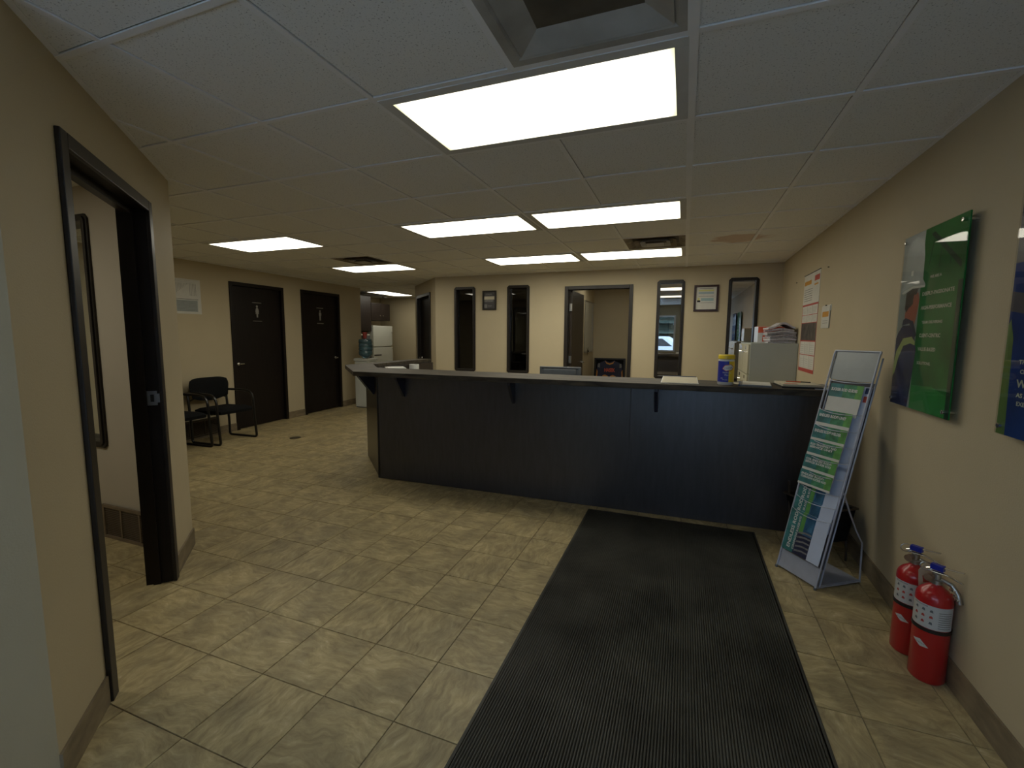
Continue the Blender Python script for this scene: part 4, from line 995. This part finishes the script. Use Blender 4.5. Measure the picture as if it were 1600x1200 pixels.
acrylic('blue poster panel with white lettering, cut off by the right picture edge', 2.128, 1.113, w, h, polb, [M_pblue, mat('poster_lime', (.10, .20, .04), .35), mat('poster_night', (.015, .022, .045), .35, noise=.5, nscale=6), M_navy],
        [('OUR TEAM WINS', .10, .345, .014, .22), ('THROUGH', .085, .262, .014, .13), ('CHANGE', .095, .228, .014, .10), ('WINNING', .085, .18, .026, .22), ('AS A TEAM', .09, .145, .014, .14), ('EXECUTION', .095, .115, .014, .14)], M_pblue)

# notice on the left wall
F = Frame(Vector((*lp(3.98), 1.70))+Vector((.002, 0, 0)), Vector((*lp(5), 0))-Vector((*lp(4), 0)), (0, 0, 1), (1, .06, 0)); w, h = .36, .455
t = thing('wall_chart', 'white paper chart with bars pinned high on the wall above the chairs', 'chart', F(0, 0, 0))
MB().prism(rect(0, w, 0, h), 0, .002, X=F).build('sheet', M_paper, t)
pol = [(rect(.02, w-.04, .19, .195), 1), (rect(.02, w-.05, .03, .18), 2)]
for k in range(14):
    a = .03+k*.02; b = .22+min(.17, .05+k*.016) if k < 9 else .24; pol.append((rect(a, a+.004, b-.0, .40), 0))
for k in range(8): pol.append((rect(.03, w-.06, .04+k*.017, .046+k*.017), 0, 1))
card('print', pol, [M_grey, M_blackpl, mat('chart_blue_tint', (.33, .37, .36), .6)], F, t, base=.002)
MB().tube([F(.02, .425, .005), F(.18, .415, .004), F(.33, .44, .008)], .006, 6).build('curled_edge', M_white, t, smooth=True)

# ================================================================== CHAIRS
def chair(loc, rz, label):
    t = thing('waiting_chair', label, 'chair', loc, 'black waiting chairs against the left wall', rz)
    def P(me, nm, m, sm=True):
        o = bpy.data.objects.new(nm, me); COL.objects.link(o); o.parent = t; return o
    # local: +x forward, y across
    mb = MB(); nx, ny = 10, 10; W2, D2_ = .255, .245
    top = []; bot = []
    def sup(u, v, k=.18): # rounded square
        return u*(1-k*v*v*.35), v*(1-k*u*u*.35)
    for i in range(nx+1):
        for j in range(ny+1):
            u, v = -1+2*i/nx, -1+2*j/ny; a, b = sup(u, v)
            e = max(abs(u), abs(v)); z = .470-.030*e**6 + .012*(u if u > 0 else 0)-.02*(max(0, u))**4
            top.append((.02+a*D2_, b*W2, z))
    n = len(top); vs = top+[(x*.97, y*.97, .395) for x, y, z in top]; fs = []
    for i in range(nx):
        for j in range(ny):
            q = i*(ny+1)+j; fs += [(q, q+ny+1, q+ny+2, q+1), (n+q, n+q+1, n+q+ny+2, n+q+ny+1)]
    for j in range(ny): fs += [(j, j+1, n+j+1, n+j), (nx*(ny+1)+j, n+nx*(ny+1)+j, n+nx*(ny+1)+j+1, nx*(ny+1)+j+1)]
    for i in range(nx): fs += [(i*(ny+1), n+i*(ny+1), n+(i+1)*(ny+1), (i+1)*(ny+1)), (i*(ny+1)+ny, (i+1)*(ny+1)+ny, n+(i+1)*(ny+1)+ny, n+i*(ny+1)+ny)]
    mb.add(vs, fs); P(mb.mesh('seat', [M_blackfab], True), 'seat', None)
    # backrest: curved padded shield, wider at top with tapered lower corners
    mb = MB(); nu, nv = 12, 8; fr = []; bk = []
    for i in range(nu+1):
        for j in range(nv+1):
            u = -1+2*i/nu; v = j/nv
            zb = .535 + .055*u*u; zt = .850-.030*abs(u)**5
            z = zb+(zt-zb)*v; wd = .282*(.90+.10*min(1, v*1.6)) - .02*max(0, v-.8)*5*abs(u)
            x = -.235-.10*(z-.50)+.035*u*u; e = max(abs(u), abs(2*v-1)); thk = .026*(1-e**8*.8)
            fr.append((x+thk, u*wd, z)); bk.append((x-thk*.6, u*wd, z))
    n = len(fr); fs = []
    for i in range(nu):
        for j in range(nv):
            q = i*(nv+1)+j; fs += [(q, q+nv+1, q+nv+2, q+1), (n+q, n+q+1, n+q+nv+2, n+q+nv+1)]
    for j in range(nv): fs += [(j, j+1, n+j+1, n+j), (nu*(nv+1)+j, n+nu*(nv+1)+j, n+nu*(nv+1)+j+1, nu*(nv+1)+j+1)]
    for i in range(nu): fs += [(i*(nv+1), n+i*(nv+1), n+(i+1)*(nv+1), (i+1)*(nv+1)), (i*(nv+1)+nv, (i+1)*(nv+1)+nv, n+(i+1)*(nv+1)+nv, n+i*(nv+1)+nv)]
    mb.add(fr+bk, fs); P(mb.mesh('backrest', [M_blackfab], True), 'backrest', None)
    for s in (-1, 1):
        y = .275*s; path = []
        def arc(cx, cz, r, a0, a1, n=5): return [(cx+r*math.cos(math.radians(a0+(a1-a0)*k/n)), y, cz+r*math.sin(math.radians(a0+(a1-a0)*k/n))) for k in range(n+1)]
        path = [(-.26, y, .66), (-.05, y, .665)]+arc(.10, .535, .125, 80, 5, 6)+[(.235, y, .30)]+arc(.225, .045, .033, 0, -90, 4)+arc(-.20, .045, .033, -90, -180, 4)+[(-.235, y, .25), (-.255, y, .45), (-.27, y, .64)]
        mb = MB(); mb.tube(path, .016, 8, closed=True); P(mb.mesh('arm_frame', [M_blackmet], True), 'arm_frame', None)
    mb = MB(); mb.tube([(.12, -.275, .40), (.12, .275, .40)], .011, 8); mb.tube([(-.14, -.275, .40), (-.14, .275, .40)], .011, 8)
    P(mb.mesh('cross_bar', [M_blackmet], True), 'cross_bar', None)
    mb = MB()
    for s in (-1, 1): mb.tube([(-.262, s*.275, .55), (-.268, s*.19, .58), (-.278, s*.19, .72)], .010, 8)
    P(mb.mesh('back_bracket', [M_blackmet], True), 'back_bracket', None)
    return t
chair((-5.79, 4.275, 0), .05, 'black padded armchair beside the nearest restroom door')
chair((-5.80, 3.64, 0), .03, 'black padded armchair half hidden behind the wall corner at left')

# floor drain cover
t = thing('floor_drain', 'small dark round floor drain cover near the restroom doors', 'drain', (-5.03, 4.74, 0))
MB().lathe([(0, 0), (.075, 0), (.075, .003), (.068, .0045), (0, .0045)], (-5.03, 4.74, .0006), 24).build('cover', mat('drain_metal', (.055, .042, .026), .4, .4, noise=.2), t)
MB().lathe([(0, 0), (.012, 0), (.012, .0012), (0, .0012)], (-5.03, 4.74, .0052), 10).build('screw', M_blackmet, t)

# ================================================================== KITCHEN ALCOVE
cx, cy = -5.90, 7.38
t = thing('water_cooler', 'white bottled water cooler at the end of the restroom wall', 'water cooler', (cx, cy, 0))
MB().box(cx-.155, cx+.155, cy-.155, cy+.155, .015, .92).build('cabinet', M_appl, t, bevel=.02)
MB().box(cx-.165, cx+.165, cy-.165, cy+.165, .92, .975).build('top_tray', M_appl, t, bevel=.012)
MB().box(cx-.14, cx+.14, cy-.14, cy+.14, 0, .016).build('plinth', M_greypl, t)
MB().box(cx+.152, cx+.158, cy-.11, cy+.11, .58, .84).build('dispenser_recess', M_greypl, t)
for s, m in ((-.04, M_redp), (.04, M_bluel)): MB().box(cx+.158, cx+.19, cy+s-.012, cy+s+.012, .78, .81).build('tap', m, t, bevel=.003)
M_bot = mat('blue_bottle_plastic', (.10, .19, .23), .12, noise=.5, nscale=12, stretch=(1, 1, 3)); M_bot.node_tree.nodes['Principled BSDF'].inputs['Transmission Weight'].default_value = .35
bt = MB(); prof = [(.03, 0), (.06, .01), (.10, .04), (.128, .07), (.132, .10)]
for k in range(3): prof += [(.132, .13+k*.07), (.124, .14+k*.07), (.124, .15+k*.07), (.132, .16+k*.07)]
prof += [(.132, .34), (.125, .372), (.08, .385), (.001, .387)]
t2 = thing('water_bottle', 'blue translucent water bottle upside down on the white cooler', 'bottle', (cx, cy, .976))
bt.lathe(prof, (cx, cy, .976), 24).build('shell', M_bot, t2, smooth=True)
MB().tube([(cx+.125, cy, 1.12), (cx+.16, cy, 1.13), (cx+.16, cy, 1.24), (cx+.125, cy, 1.25)], .008, 6).build('grip', M_bot, t2, smooth=True)
t3 = thing('plastic_cup', 'red plastic cup standing on the water bottle', 'cup', (cx, cy, 1.364))
MB().lathe([(.032, 0), (.046, .115), (.050, .117), (.046, .120), (.043, .117), (.030, .004), (0, .004), (0, 0)], (cx-.01, cy, 1.364), 20).build('cup_wall', M_redp, t3, smooth=True)
MB().lathe([(.046, .112), (.0505, .112), (.0505, .121), (.046, .121), (.046, .112)], (cx-.01, cy, 1.364), 20).build('rim', mat('red_rim', (.5, .09, .07), .4), t3, smooth=True)
# fridge facing +X
t = thing('fridge', 'white top-freezer fridge in the kitchen alcove', 'fridge', (-7.33, 9.4, 0))
x1 = -6.98; y0, y1 = 9.03, 9.80
MB().box(-7.68, x1-.06, y0, y1, .02, 1.655).build('body', M_appl, t, bevel=.01)
for z0, z1, nm in ((1.145, 1.655, 'freezer_door'), (.09, 1.13, 'fridge_door')):
    d = MB().box(x1-.055, x1, y0, y1, z0, z1).build(nm, M_appl, t, bevel=.012)
    za, zb = (z0+.03, z0+.36) if nm == 'freezer_door' else (z1-.42, z1-.03)
    mb = MB(); mb.tube([(x1, y1-.05, za), (x1+.035, y1-.05, za+.02), (x1+.035, y1-.05, zb-.02), (x1, y1-.05, zb)], .012, 8); mb.build('handle', M_chrome, d, smooth=True)
MB().box(-7.6, x1-.07, y0+.02, y1-.02, 0, .09).build('kick_plate', M_blackpl, t)
MB().box(x1, x1+.003, y0+.02, y0+.30, .925, .955).build('badge', M_blackpl, t)
def wall_cab(label, y0, y1, z0, z1, x0, x1, nd):
    t = thing('wall_cabinet', label, 'cabinet', ((x0+x1)/2, (y0+y1)/2, z0), 'dark kitchen wall cabinets')
    MB().box(x0, x1-.02, y0, y1, z0, z1).build('body', M_esp, t)
    for k in range(nd):
        a = y0+(y1-y0)*k/nd+.002; b = y0+(y1-y0)*(k+1)/nd-.002
        d = MB().box(x1-.019, x1, a, b, z0+.002, z1-.002).build('door', M_esp, t, bevel=.003)
        MB().box(x1, x1+.004, a+.05, b-.05, z0+.06, z0+.064).build('panel_line', M_esp, d)
        c = b-.05 if k == 0 else a+.05
        mb = MB(); mb.tube([(x1, c, z0+.12), (x1+.025, c, z0+.12)], [.006, .013], 8); mb.build('knob', M_chrome, d, smooth=True)
    return t
wall_cab('dark wall cabinet above the white fridge', 9.03, 9.76, 1.78, 2.20, -7.68, -7.02, 2)
wall_cab('tall dark wall cabinet left of the fridge', 8.05, 9.02, 1.52, 2.34, -7.68, -7.02, 2)
t = thing('base_cabinet', 'dark kitchen base cabinet beside the fridge, hidden by the cooler', 'cabinet', (-7.35, 8.5, 0))
MB().box(-7.68, -7.08, 8.0, 9.0, .1, .88).build('body', M_esp, t)
for a, b in ((8.0, 8.5), (8.5, 9.0)):
    d = MB().box(-7.08, -7.06, a+.003, b-.003, .11, .87).build('door', M_esp, t, bevel=.003); MB().tube([(-7.06, b-.06, .75), (-7.04, b-.06, .75)], .01, 8).build('knob', M_chrome, d)
MB().box(-7.68, -7.03, 7.99, 9.01, .88, .92).build('worktop', M_ctop, t, bevel=.003)
t = thing('microwave', 'white microwave on the kitchen worktop beside the fridge', 'microwave', (-7.35, 8.75, .92))
MB().box(-7.6, -7.05, 8.45, 8.99, .925, 1.45).build('body', M_appl, t, bevel=.008); MB().box(-7.05, -7.042, 8.47, 8.85, .96, 1.42).build('door', M_blackpl, t, bevel=.002); MB().box(-7.05, -7.042, 8.86, 8.98, .96, 1.42).build('keypad', M_greypl, t)

# ================================================================== LITERATURE RACK
FLp = Vector((.612, 3.158, 0)); wv = Vector((.56637, -.82415, 0)); bv = Vector((.82415, .56637, 0)); RW = .276
def K(a, b, z): return FLp+wv*a+bv*b+Vector((0, 0, z))
SL = .325/1.37                                     # lean of the rails
slv = (bv*SL+Vector((0, 0, 1))).normalized()       # up the slope
nrk = wv.cross(slv).normalized()                   # out of the front
if nrk.dot(Vector((0, 0, 0))-FLp) < 0: nrk = -nrk
FK = Frame(K(0, 0, 0), wv, slv, nrk); SLen = 1.37*math.sqrt(1+SL*SL)
rack = thing('brochure_rack', 'tall grey wire literature rack leaning back beside the counter', 'rack', K(.138, .16, 0))
for a in (0, RW):
    mb = MB(); mb.tube([FK(a, 0.0, 0), FK(a, SLen-.02, 0), FK(a, SLen, -.004)], .0055, 8); mb.build('side_rail', M_silver, rack, smooth=True)
    mb = MB(); mb.tube([FK(a, .02, -.028), FK(a, SLen-.03, -.028)], .0045, 8); mb.build('rear_rail', M_silver, rack, smooth=True)
    mb = MB(); mb.tube([K(a, .150, .565), K(a, .203, .45), K(a, .262, .335), K(a, .318, .25), K(a, .325, .03), K(a, .328, .006)], .0048, 8); mb.build('rear_leg', M_silver, rack, smooth=True)
    mb = MB(); mb.tube([K(a, .0, .012), K(a, .328, .012)], .005, 8); mb.build('foot_bar', M_silver, rack, smooth=True)
    MB().tube([K(a, 0, 0), K(a, 0, .014)], .008, 10).build('foot', M_greypl, rack)
mb = MB(); mb.tube([K(0, .328, .012), K(RW, .328, .012)], .005, 8); mb.build('foot_bar', M_silver, rack, smooth=True)
# lower kick panel and shelf
MB().prism(rect(.004, RW-.004, .015, .125), -.008, -.004, X=FK).build('front_panel', M_silver, rack)
mb = MB(); mb.box(.004, RW-.004, .01, .325, .016, .020, X=lambda a, b, c: K(a, b, c)); mb.build('bottom_shelf', M_silver, rack)
# header plate
mb = MB(); mb.prism([(.004, 1.235), (.06, 1.228), (RW-.06, 1.228), (RW-.004, 1.235), (RW-.004, SLen-.004), (.004, SLen-.004)], -.010, -.006, X=FK); mb.build('header_plate', mat('frosted_header', (.26, .28, .28), .3, .1, noise=.04), rack)
mb = MB(); mb.tube([FK(0, SLen, -.004), FK(RW, SLen, -.004)], .0055, 8); mb.build('top_bar', M_silver, rack, smooth=True)
MB().prism(rect(.002, RW-.002, .12, 1.23), -.036, -.033, X=FK).build('back_wire_panel', mat('rack_back', (.10, .10, .11), .5), rack)
# curved pocket wires
tiers = [.135, .40, .485, .56, .655, .75, .845, .94, 1.04]
for k, s in enumerate(tiers):
    if k == 0: continue
    mb = MB(); pts = [FK(RW*q/10, s-.002-.018*math.sin(PI*q/10), .004+.026*math.sin(PI*q/10)) for q in range(11)]
    mb.tube(pts, .0022, 6); mb.build('pocket_wire', M_silver, rack, smooth=True)
mb = MB(); mb.tube([FK(RW*q/10, 1.225-.012*math.sin(PI*q/10), .004+.02*math.sin(PI*q/10)) for q in range(11)], .003, 6); mb.build('pocket_wire', M_silver, rack, smooth=True)
# brochures
def brochure(label, s0, s1, lift, a0, a1, title, style):
    t = thing('brochure', label, 'brochure', FK((a0+a1)/2, s0, lift), 'brochures in the wire rack')
    F = Frame(FK(a0, s0, lift), FK.u, FK.v, FK.n); w, h = a1-a0, s1-s0
    if style == 'head':
        MB().prism(rect(0, w, 0, h), 0, .0025, X=F).build('sheet', M_paper, t)
        hb = h-.080 if h < .2 else h-.075
        card('banner', [(rect(0, w*.42, hb, h), 0), (rect(w*.42, w*.8, hb, h), 1), (rect(w*.8, w, hb, h), 2)], [M_grnteal, mat('green_teal_print', (.045, .20, .10), .5, noise=.5, nscale=22), M_grnpr], F, t, base=.0025)
        if h >= .2:
            card('print', [(rect(w*.45, w*.93, hb-.035, hb-.028), 0), (rect(w*.45, w*.93, hb-.075, hb-.04), 1), (rect(w*.45, w*.93, hb-.107, hb-.10), 0), (rect(w*.45, w*.93, hb-.15, hb-.11), 1), (rect(w*.5, w*.66, hb-.022, hb-.014), 2), (rect(w*.5, w*.66, hb-.096, hb-.088), 2)]+[(rect(w*.08, w*.4, hb-.03-q*.014, hb-.026-q*.014), 3) for q in range(8)], [M_bluepr, mat('faint_blue_print', (.30, .38, .52), .6), M_blackpl, mat('faint_grey_print', (.42, .41, .38), .6)], F, t, base=.0025)
        for i, ln in enumerate(title): text('lettering', ln, F, .010, h-.042-(i*.017 if len(title) > 1 else 0)+(.010 if len(title) > 1 else 0), .017 if len(title) == 1 else .0125, M_white, t, c=.0034, width=min(w*.80, .0135*len(ln)*.95), bold=.04)
    else:
        MB().prism(rect(0, w, 0, h), 0, .003, X=F).build('sheet', M_paperb, t)
        pol = [(rect(0, w*.33, 0, h), 0), (rect(w*.33, w*.43, 0, h), 1), (rect(w*.43, w*.68, max(0, h-.13), h), 2), (rect(w*.47, w*.64, max(.01, h-.10), h-.02), 3)]
        if h > .2:
            pol.append((rect(w*.30, w*.68, 0, h-.13), 4, 1))
            for q in range(5): pol.append(([(w*.33, .015+q*.028), (w*.5, .027+q*.028), (w*.67, .028+q*.028), (w*.67, .037+q*.028), (w*.5, .037+q*.028), (w*.33, .026+q*.028)], 5, 2))
        card('banner', pol, [M_grnteal, M_grnpr, mat('blue_panel_print', (.03, .12, .24), .5, noise=.3, nscale=16), mat('blue_light_print', (.06, .20, .34), .5), M_navy, M_grey], F, t, base=.003)
        o = text('lettering', title[0], F, w*.20, (.02 if h > .2 else h-.082), .022, M_white, t, c=.0045, width=(.225 if h > .2 else .075), rot=PI/2, bold=.02)
        o = text('lettering', title[1], F, w*.31, (.02 if h > .2 else h-.07), .013, M_white, t, c=.0045, width=(.21 if h > .2 else .06), rot=PI/2, bold=.02)
    return t
brochure('large brochure on rod guides at the top of the wire rack', 1.015, 1.205, -.006, .030, .235, ['SUCKER ROD GUIDES'], 'head')
brochure('brochure titled rod unit, directly below the top large one', .905, 1.035, .004, .006, .222, ['ENDLESS ROD\u00ae UNIT'], 'head')
brochure('brochure titled rod welder, third in the wire rack', .810, .935, .008, .006, .222, ['ENDLESS ROD\u00ae WELDER'], 'head')
brochure('brochure on rod transport, fourth in the wire rack', .715, .840, .012, .006, .222, ['ROD TRANSPORT AND', 'SERVICE UNIT'], 'head')
brochure('brochure with two-line title, fifth from the top of the wire rack', .62, .745, .016, .006, .222, ['COIL ENDLESS ROD\u00ae', 'SERVICES SUCKER ROD'], 'head')
brochure('brochure with two-line title, last of the banner-headed ones', .557, .650, .020, .006, .222, ['ENDLESS ROD\u00ae', 'CORROSION SUCKER ROD'], 'head')
brochure('brochure with sideways title in the third pocket from the bottom', .42, .555, -.002, .010, .268, ['ROD', 'ER ROD'], 'side')
brochure('brochure with sideways title in the second pocket from the bottom', .33, .475, .003, .010, .268, ['ROD', 'ER ROD'], 'side')
brochure('full brochure with sideways title in the bottom pocket of the rack', .135, .395, .010, .010, .268, ['ENDLESS ROD', 'CONTINUOUS SUCKER ROD'], 'side')
for k, (s0, s1) in enumerate(((.93, 1.205), (.70, .94), (.55, .72))):
    F = Frame(FK(.175, s0, -.022), FK.u, FK.v, FK.n); t = thing('leaflet', ['leaflet with blue and red corner peeking out behind the top brochure', 'pale blue leaflet edge behind the second to fourth brochures', 'pale blue leaflet edge behind the fifth and sixth brochures'][k], 'leaflet', F(0, 0, 0), 'leaflets behind the brochures')
    MB().prism(rect(0, .094, 0, s1-s0), 0, .003, X=F).build('sheet', M_paperb, t)
    if k == 0: card('print', [(rect(.06, .092, s1-s0-.04, s1-s0-.005), 0), (rect(.06, .092, s1-s0-.09, s1-s0-.055), 1 if k == 0 else 0)], [M_bluedk, M_redp], F, t, base=.003)

# low black magazine bin on a metal stand behind the rack
t = thing('magazine_stand', 'black fabric bin on a low metal stand hidden behind the rack', 'stand', (.95, 3.45, 0))
def KB(a, b, z): return Vector((.905, 3.47, 0))+wv*a+bv*b+Vector((0, 0, z))
M_bronze = mat('dull_bronze_tube', (.10, .085, .075), .35, .7, noise=.1)
MB().hexa([KB(-.17, -.05, .14), KB(.14, -.05, .14), KB(.14, .07, .14), KB(-.17, .07, .14), KB(-.19, -.10, .36), KB(.16, -.10, .36), KB(.16, .10, .36), KB(-.19, .10, .36)]).build('bin', M_blackfab, t, bevel=.006)
mb = MB(); mb.tube([KB(-.20, -.105, .362), KB(.165, -.105, .362), KB(.165, .105, .362), KB(-.20, .105, .362)], .007, 8, closed=True); mb.build('top_rim', M_bronze, t, smooth=True)
for a, b in ((-.18, -.09), (.15, -.09), (.15, .09), (-.18, .09)):
    mb = MB(); mb.tube([KB(a, b, .45 if b < 0 else .36), KB(a*.9, b*.8, .14), KB(a*.9, b*.9, 0.002)], .007, 8); mb.build('leg', M_bronze, t, smooth=True)
mb = MB(); mb.tube([KB(-.165, -.072, .13), KB(.137, -.072, .13)], .006, 8); mb.build('stretcher', M_bronze, t, smooth=True)

# ================================================================== FIRE EXTINGUISHERS
def extinguisher(cx, cy, label, face, with_tag):
    t = thing('fire_extinguisher', label, 'fire extinguisher', (cx, cy, 0), 'red fire extinguishers on the floor')
    r = .0615; c = (cx, cy, 0)
    prof = [(r-.006, .001), (r, .010), (r, .36)]+[(r*math.cos(q*PI/16), .36+.055*math.sin(q*PI/16)) for q in range(1, 6)]+[(.020, .418), (.018, .43)]
    MB().lathe(prof, c, 36).build('cylinder', M_red, t, smooth=True)
    band(.245, .345, face-1.35, face+1.45, M_wh_l, 'instruction_label', r+.0006, t, c, 28)
    MB().lathe([(r-.001, .228), (r+.003, .228), (r+.003, .243), (r-.001, .243)], c, 36).build('retaining_strap', M_blackpl, t, smooth=True)
    # pictograms and text lines on the label
    for row in range(3):
        for col in range(3):
            a0 = face-.75+col*.42; z = .322-row*.026
            if row == 1 or (row == 2 and col == 1): curved([(-.006, -.005), (.006, -.005), (.005, .003), (0, .007), (-.005, .003)], M_redp if row else M_blackpl, 'pictogram', t, c, r+.0012, a0, z)
            else: curved([(-.006, -.004), (.006, -.006), (.004, .005), (-.003, .006)], M_greypl, 'pictogram', t, c, r+.0012, a0, z)
    for q in range(8): curved([(-.024, 0), (.024, 0), (.024, .0028), (-.024, .0028)], M_grey, 'text_line', t, c, r+.0012, face+.85, .255+q*.0095)
    wrap_text('lettering', 'FIRE EXTINGUISHER', M_blackpl, t, c, r+.0012, face-.55, .336, .006, .055)
    curved([(-.030, .0), (-.005, .016), (.032, -.001), (.005, -.013)], M_wh_l, 'diamond_decal', t, c, r+.0008, face-.35, .170, -.30)
    wrap_text('lettering', 'AMEREX', M_greypl, t, c, r+.0014, face-.36, .168, .006, .034, -.12)
    # valve group
    up = .43; d = Vector((math.cos(face+1.35), math.sin(face+1.35), 0)); d2 = Vector((-d.y, d.x, 0)); C = Vector((cx, cy, 0))
    mb = MB(); mb.lathe([(.021, .425), (.021, .440), (.015, .444), (.015, .468), (.010, .472), (0, .472)], c, 16); mb.build('valve_body', M_steel, t, smooth=True)
    mb = MB(); g = C-d*.012-d2*.02+Vector((0, 0, .452)); mb.tube([g, g-d2*.022], .015, 16); mb.build('gauge', M_brassd, t, smooth=True)
    # carry handle, blue squeeze lever, loop pin
    hd = -d if False else d
    mb = MB(); mb.tube([C-hd*.03+Vector((0, 0, .470)), C+hd*.03+Vector((0, 0, .475)), C+hd*.085+Vector((0, 0, .462))], [.009, .008, .006], 8, flat=.5); mb.build('carry_handle', M_chrome, t, smooth=True)
    mb = MB(); mb.tube([C-hd*.035+Vector((0, 0, .478)), C+hd*.01+Vector((0, 0, .498)), C+hd*.085+Vector((0, 0, .508))], [.010, .009, .006], 8, flat=.5); mb.build('squeeze_lever', M_chrome, t, smooth=True)
    mb = MB(); mb.box(-.022, .022, -.012, .012, .482, .506, X=lambda a, b, z: C+hd*a+d2*b+Vector((0, 0, z))); mb.build('lock_cap', M_bluel, t, bevel=.003)
    mb = MB(); mb.tube([C-hd*.03-d2*.02+Vector((.022*math.cos(q*PI/6), 0, .49+.018*math.sin(q*PI/6))) for q in range(12)], .0018, 6, closed=True); mb.build('pull_pin', M_steel, t, smooth=True)
    # ribbed nozzle pipe hanging to the side
    pts = [C+d*.016+Vector((0, 0, .448)), C+d*.05+Vector((0, 0, .44)), C+d*.070+Vector((0, 0, .415)), C+d*.080+Vector((0, 0, .375))]
    mb = MB(); mb.tube(pts, [.008, .009, .010, .012], 10); mb.build('nozzle', M_steel, t, smooth=True)
    for q in (.25, .5, .75):
        p = pts[1].lerp(pts[3], q); mb = MB(); mb.tube([p-Vector((0, 0, .003)), p+Vector((0, 0, .003))], .0135, 10); mb.build('nozzle_ring', M_chrome, t, smooth=True)
    if with_tag:
        F = Frame(C+Vector((math.cos(face+.75), math.sin(face+.75), 0))*(r+.010)+Vector((0, 0, .372)), (-math.sin(face+.75), math.cos(face+.75), 0), (.25*math.cos(face), .25*math.sin(face)*-.2, 1))
        MB().prism([(-.034, -.065), (.030, -.07), (.038, .05), (.010, .095), (-.026, .055)], 0, .001, X=F).build('inspection_tag', M_cream, t)
        card('tag_print', [(rect(-.012, .016, .0, .03), 0), (rect(-.014, .014, -.03, -.02), 1)], [M_redp, M_grey], F, t, base=.001)
    return t
M_wh_l = mat('white_label', (.50, .50, .48), .4, noise=.05, nscale=20); M_brassd = mat('gauge_brass', (.30, .20, .14), .35, .5, noise=.1)
extinguisher(1.038, 2.325, 'red fire extinguisher standing nearest the camera by the right wall', math.atan2(-2.335, -1.03)-.15, False)
extinguisher(1.036, 2.505, 'red fire extinguisher behind the nearer one, with a paper inspection tag', math.atan2(-2.56, -1.026)-.15, True)

# ================================================================== OUTSIDE (seen in the mirrored sidelights, source of the daylight)
gr = MB().box(-30, 30, -60, -1.5, -.14, -.02).build('ground', M_tooth); struct(gr)
def car(cx, cy, rz, body, label):
    t = thing('parked_car', label, 'car', (cx, cy, 0), None, rz)
    R = Matrix.Translation((cx, cy, 0)) @ Matrix.Rotation(rz, 4, 'Z')
    side = [(-2.2, .35), (-2.25, .75), (-1.5, .95), (-.95, 1.40), (.75, 1.45), (1.45, 1.0), (2.15, .85), (2.25, .40)]
    mb = MB(); n = len(side); vs = [R @ Vector((a, -.85+(.12 if b > 1.1 else 0), b)) for a, b in side]+[R @ Vector((a, .85-(.12 if b > 1.1 else 0), b)) for a, b in side]
    mb.add(vs, [tuple(range(n)), tuple(range(2*n-1, n-1, -1))]+[(i, (i+1) % n, n+(i+1) % n, n+i) for i in range(n)]); mb.build('body', body, t, bevel=.05)
    for s in (-1, 1):
        MB().hexa([R @ Vector(q) for q in ((-1.2, s*.80, 1.0), (1.1, s*.80, 1.0), (1.1, s*.86, 1.0), (-1.2, s*.86, 1.0), (-.85, s*.70, 1.34), (.65, s*.70, 1.34), (.65, s*.76, 1.34), (-.85, s*.76, 1.34))]).build('side_window', M_blackpl, t)
        for x in (-1.4, 1.4):
            MB().tube([R @ Vector((x, s*.66, .33)), R @ Vector((x, s*.88, .33))], .33, 20).build('wheel', M_rubber, t)
    return t
car(-1.5, -9.0, .1, mat('white_car_paint', (.6, .63, .68), .3, coat=.5), 'white parked car outside, reflected in the mirrored window')
car(1.8, -12.0, .0, mat('blue_car_paint', (.05, .08, .14), .3, coat=.5), 'dark blue parked car further out on the snowy lot')
t = thing('spruce_tree', 'dark conifer outside, reflected in the mirrored window', 'tree', (-1.2, -17, 0))
MB().tube([(-1.2, -17, 0), (-1.2, -17, 2.2)], .14, 10).build('trunk', M_esp, t)
mb = MB()
for k in range(9): mb.lathe([(1.9-.2*k, 0), (1.0-.1*k, .25), (.10, .95)], (-1.2, -17, 1.0+k*.62), 13)
mb.build('foliage', mat('conifer_green', (.035, .055, .04), .9, noise=.5, nscale=4), t)
print('ceiling tiles', nct, 'objects', len(bpy.data.objects))
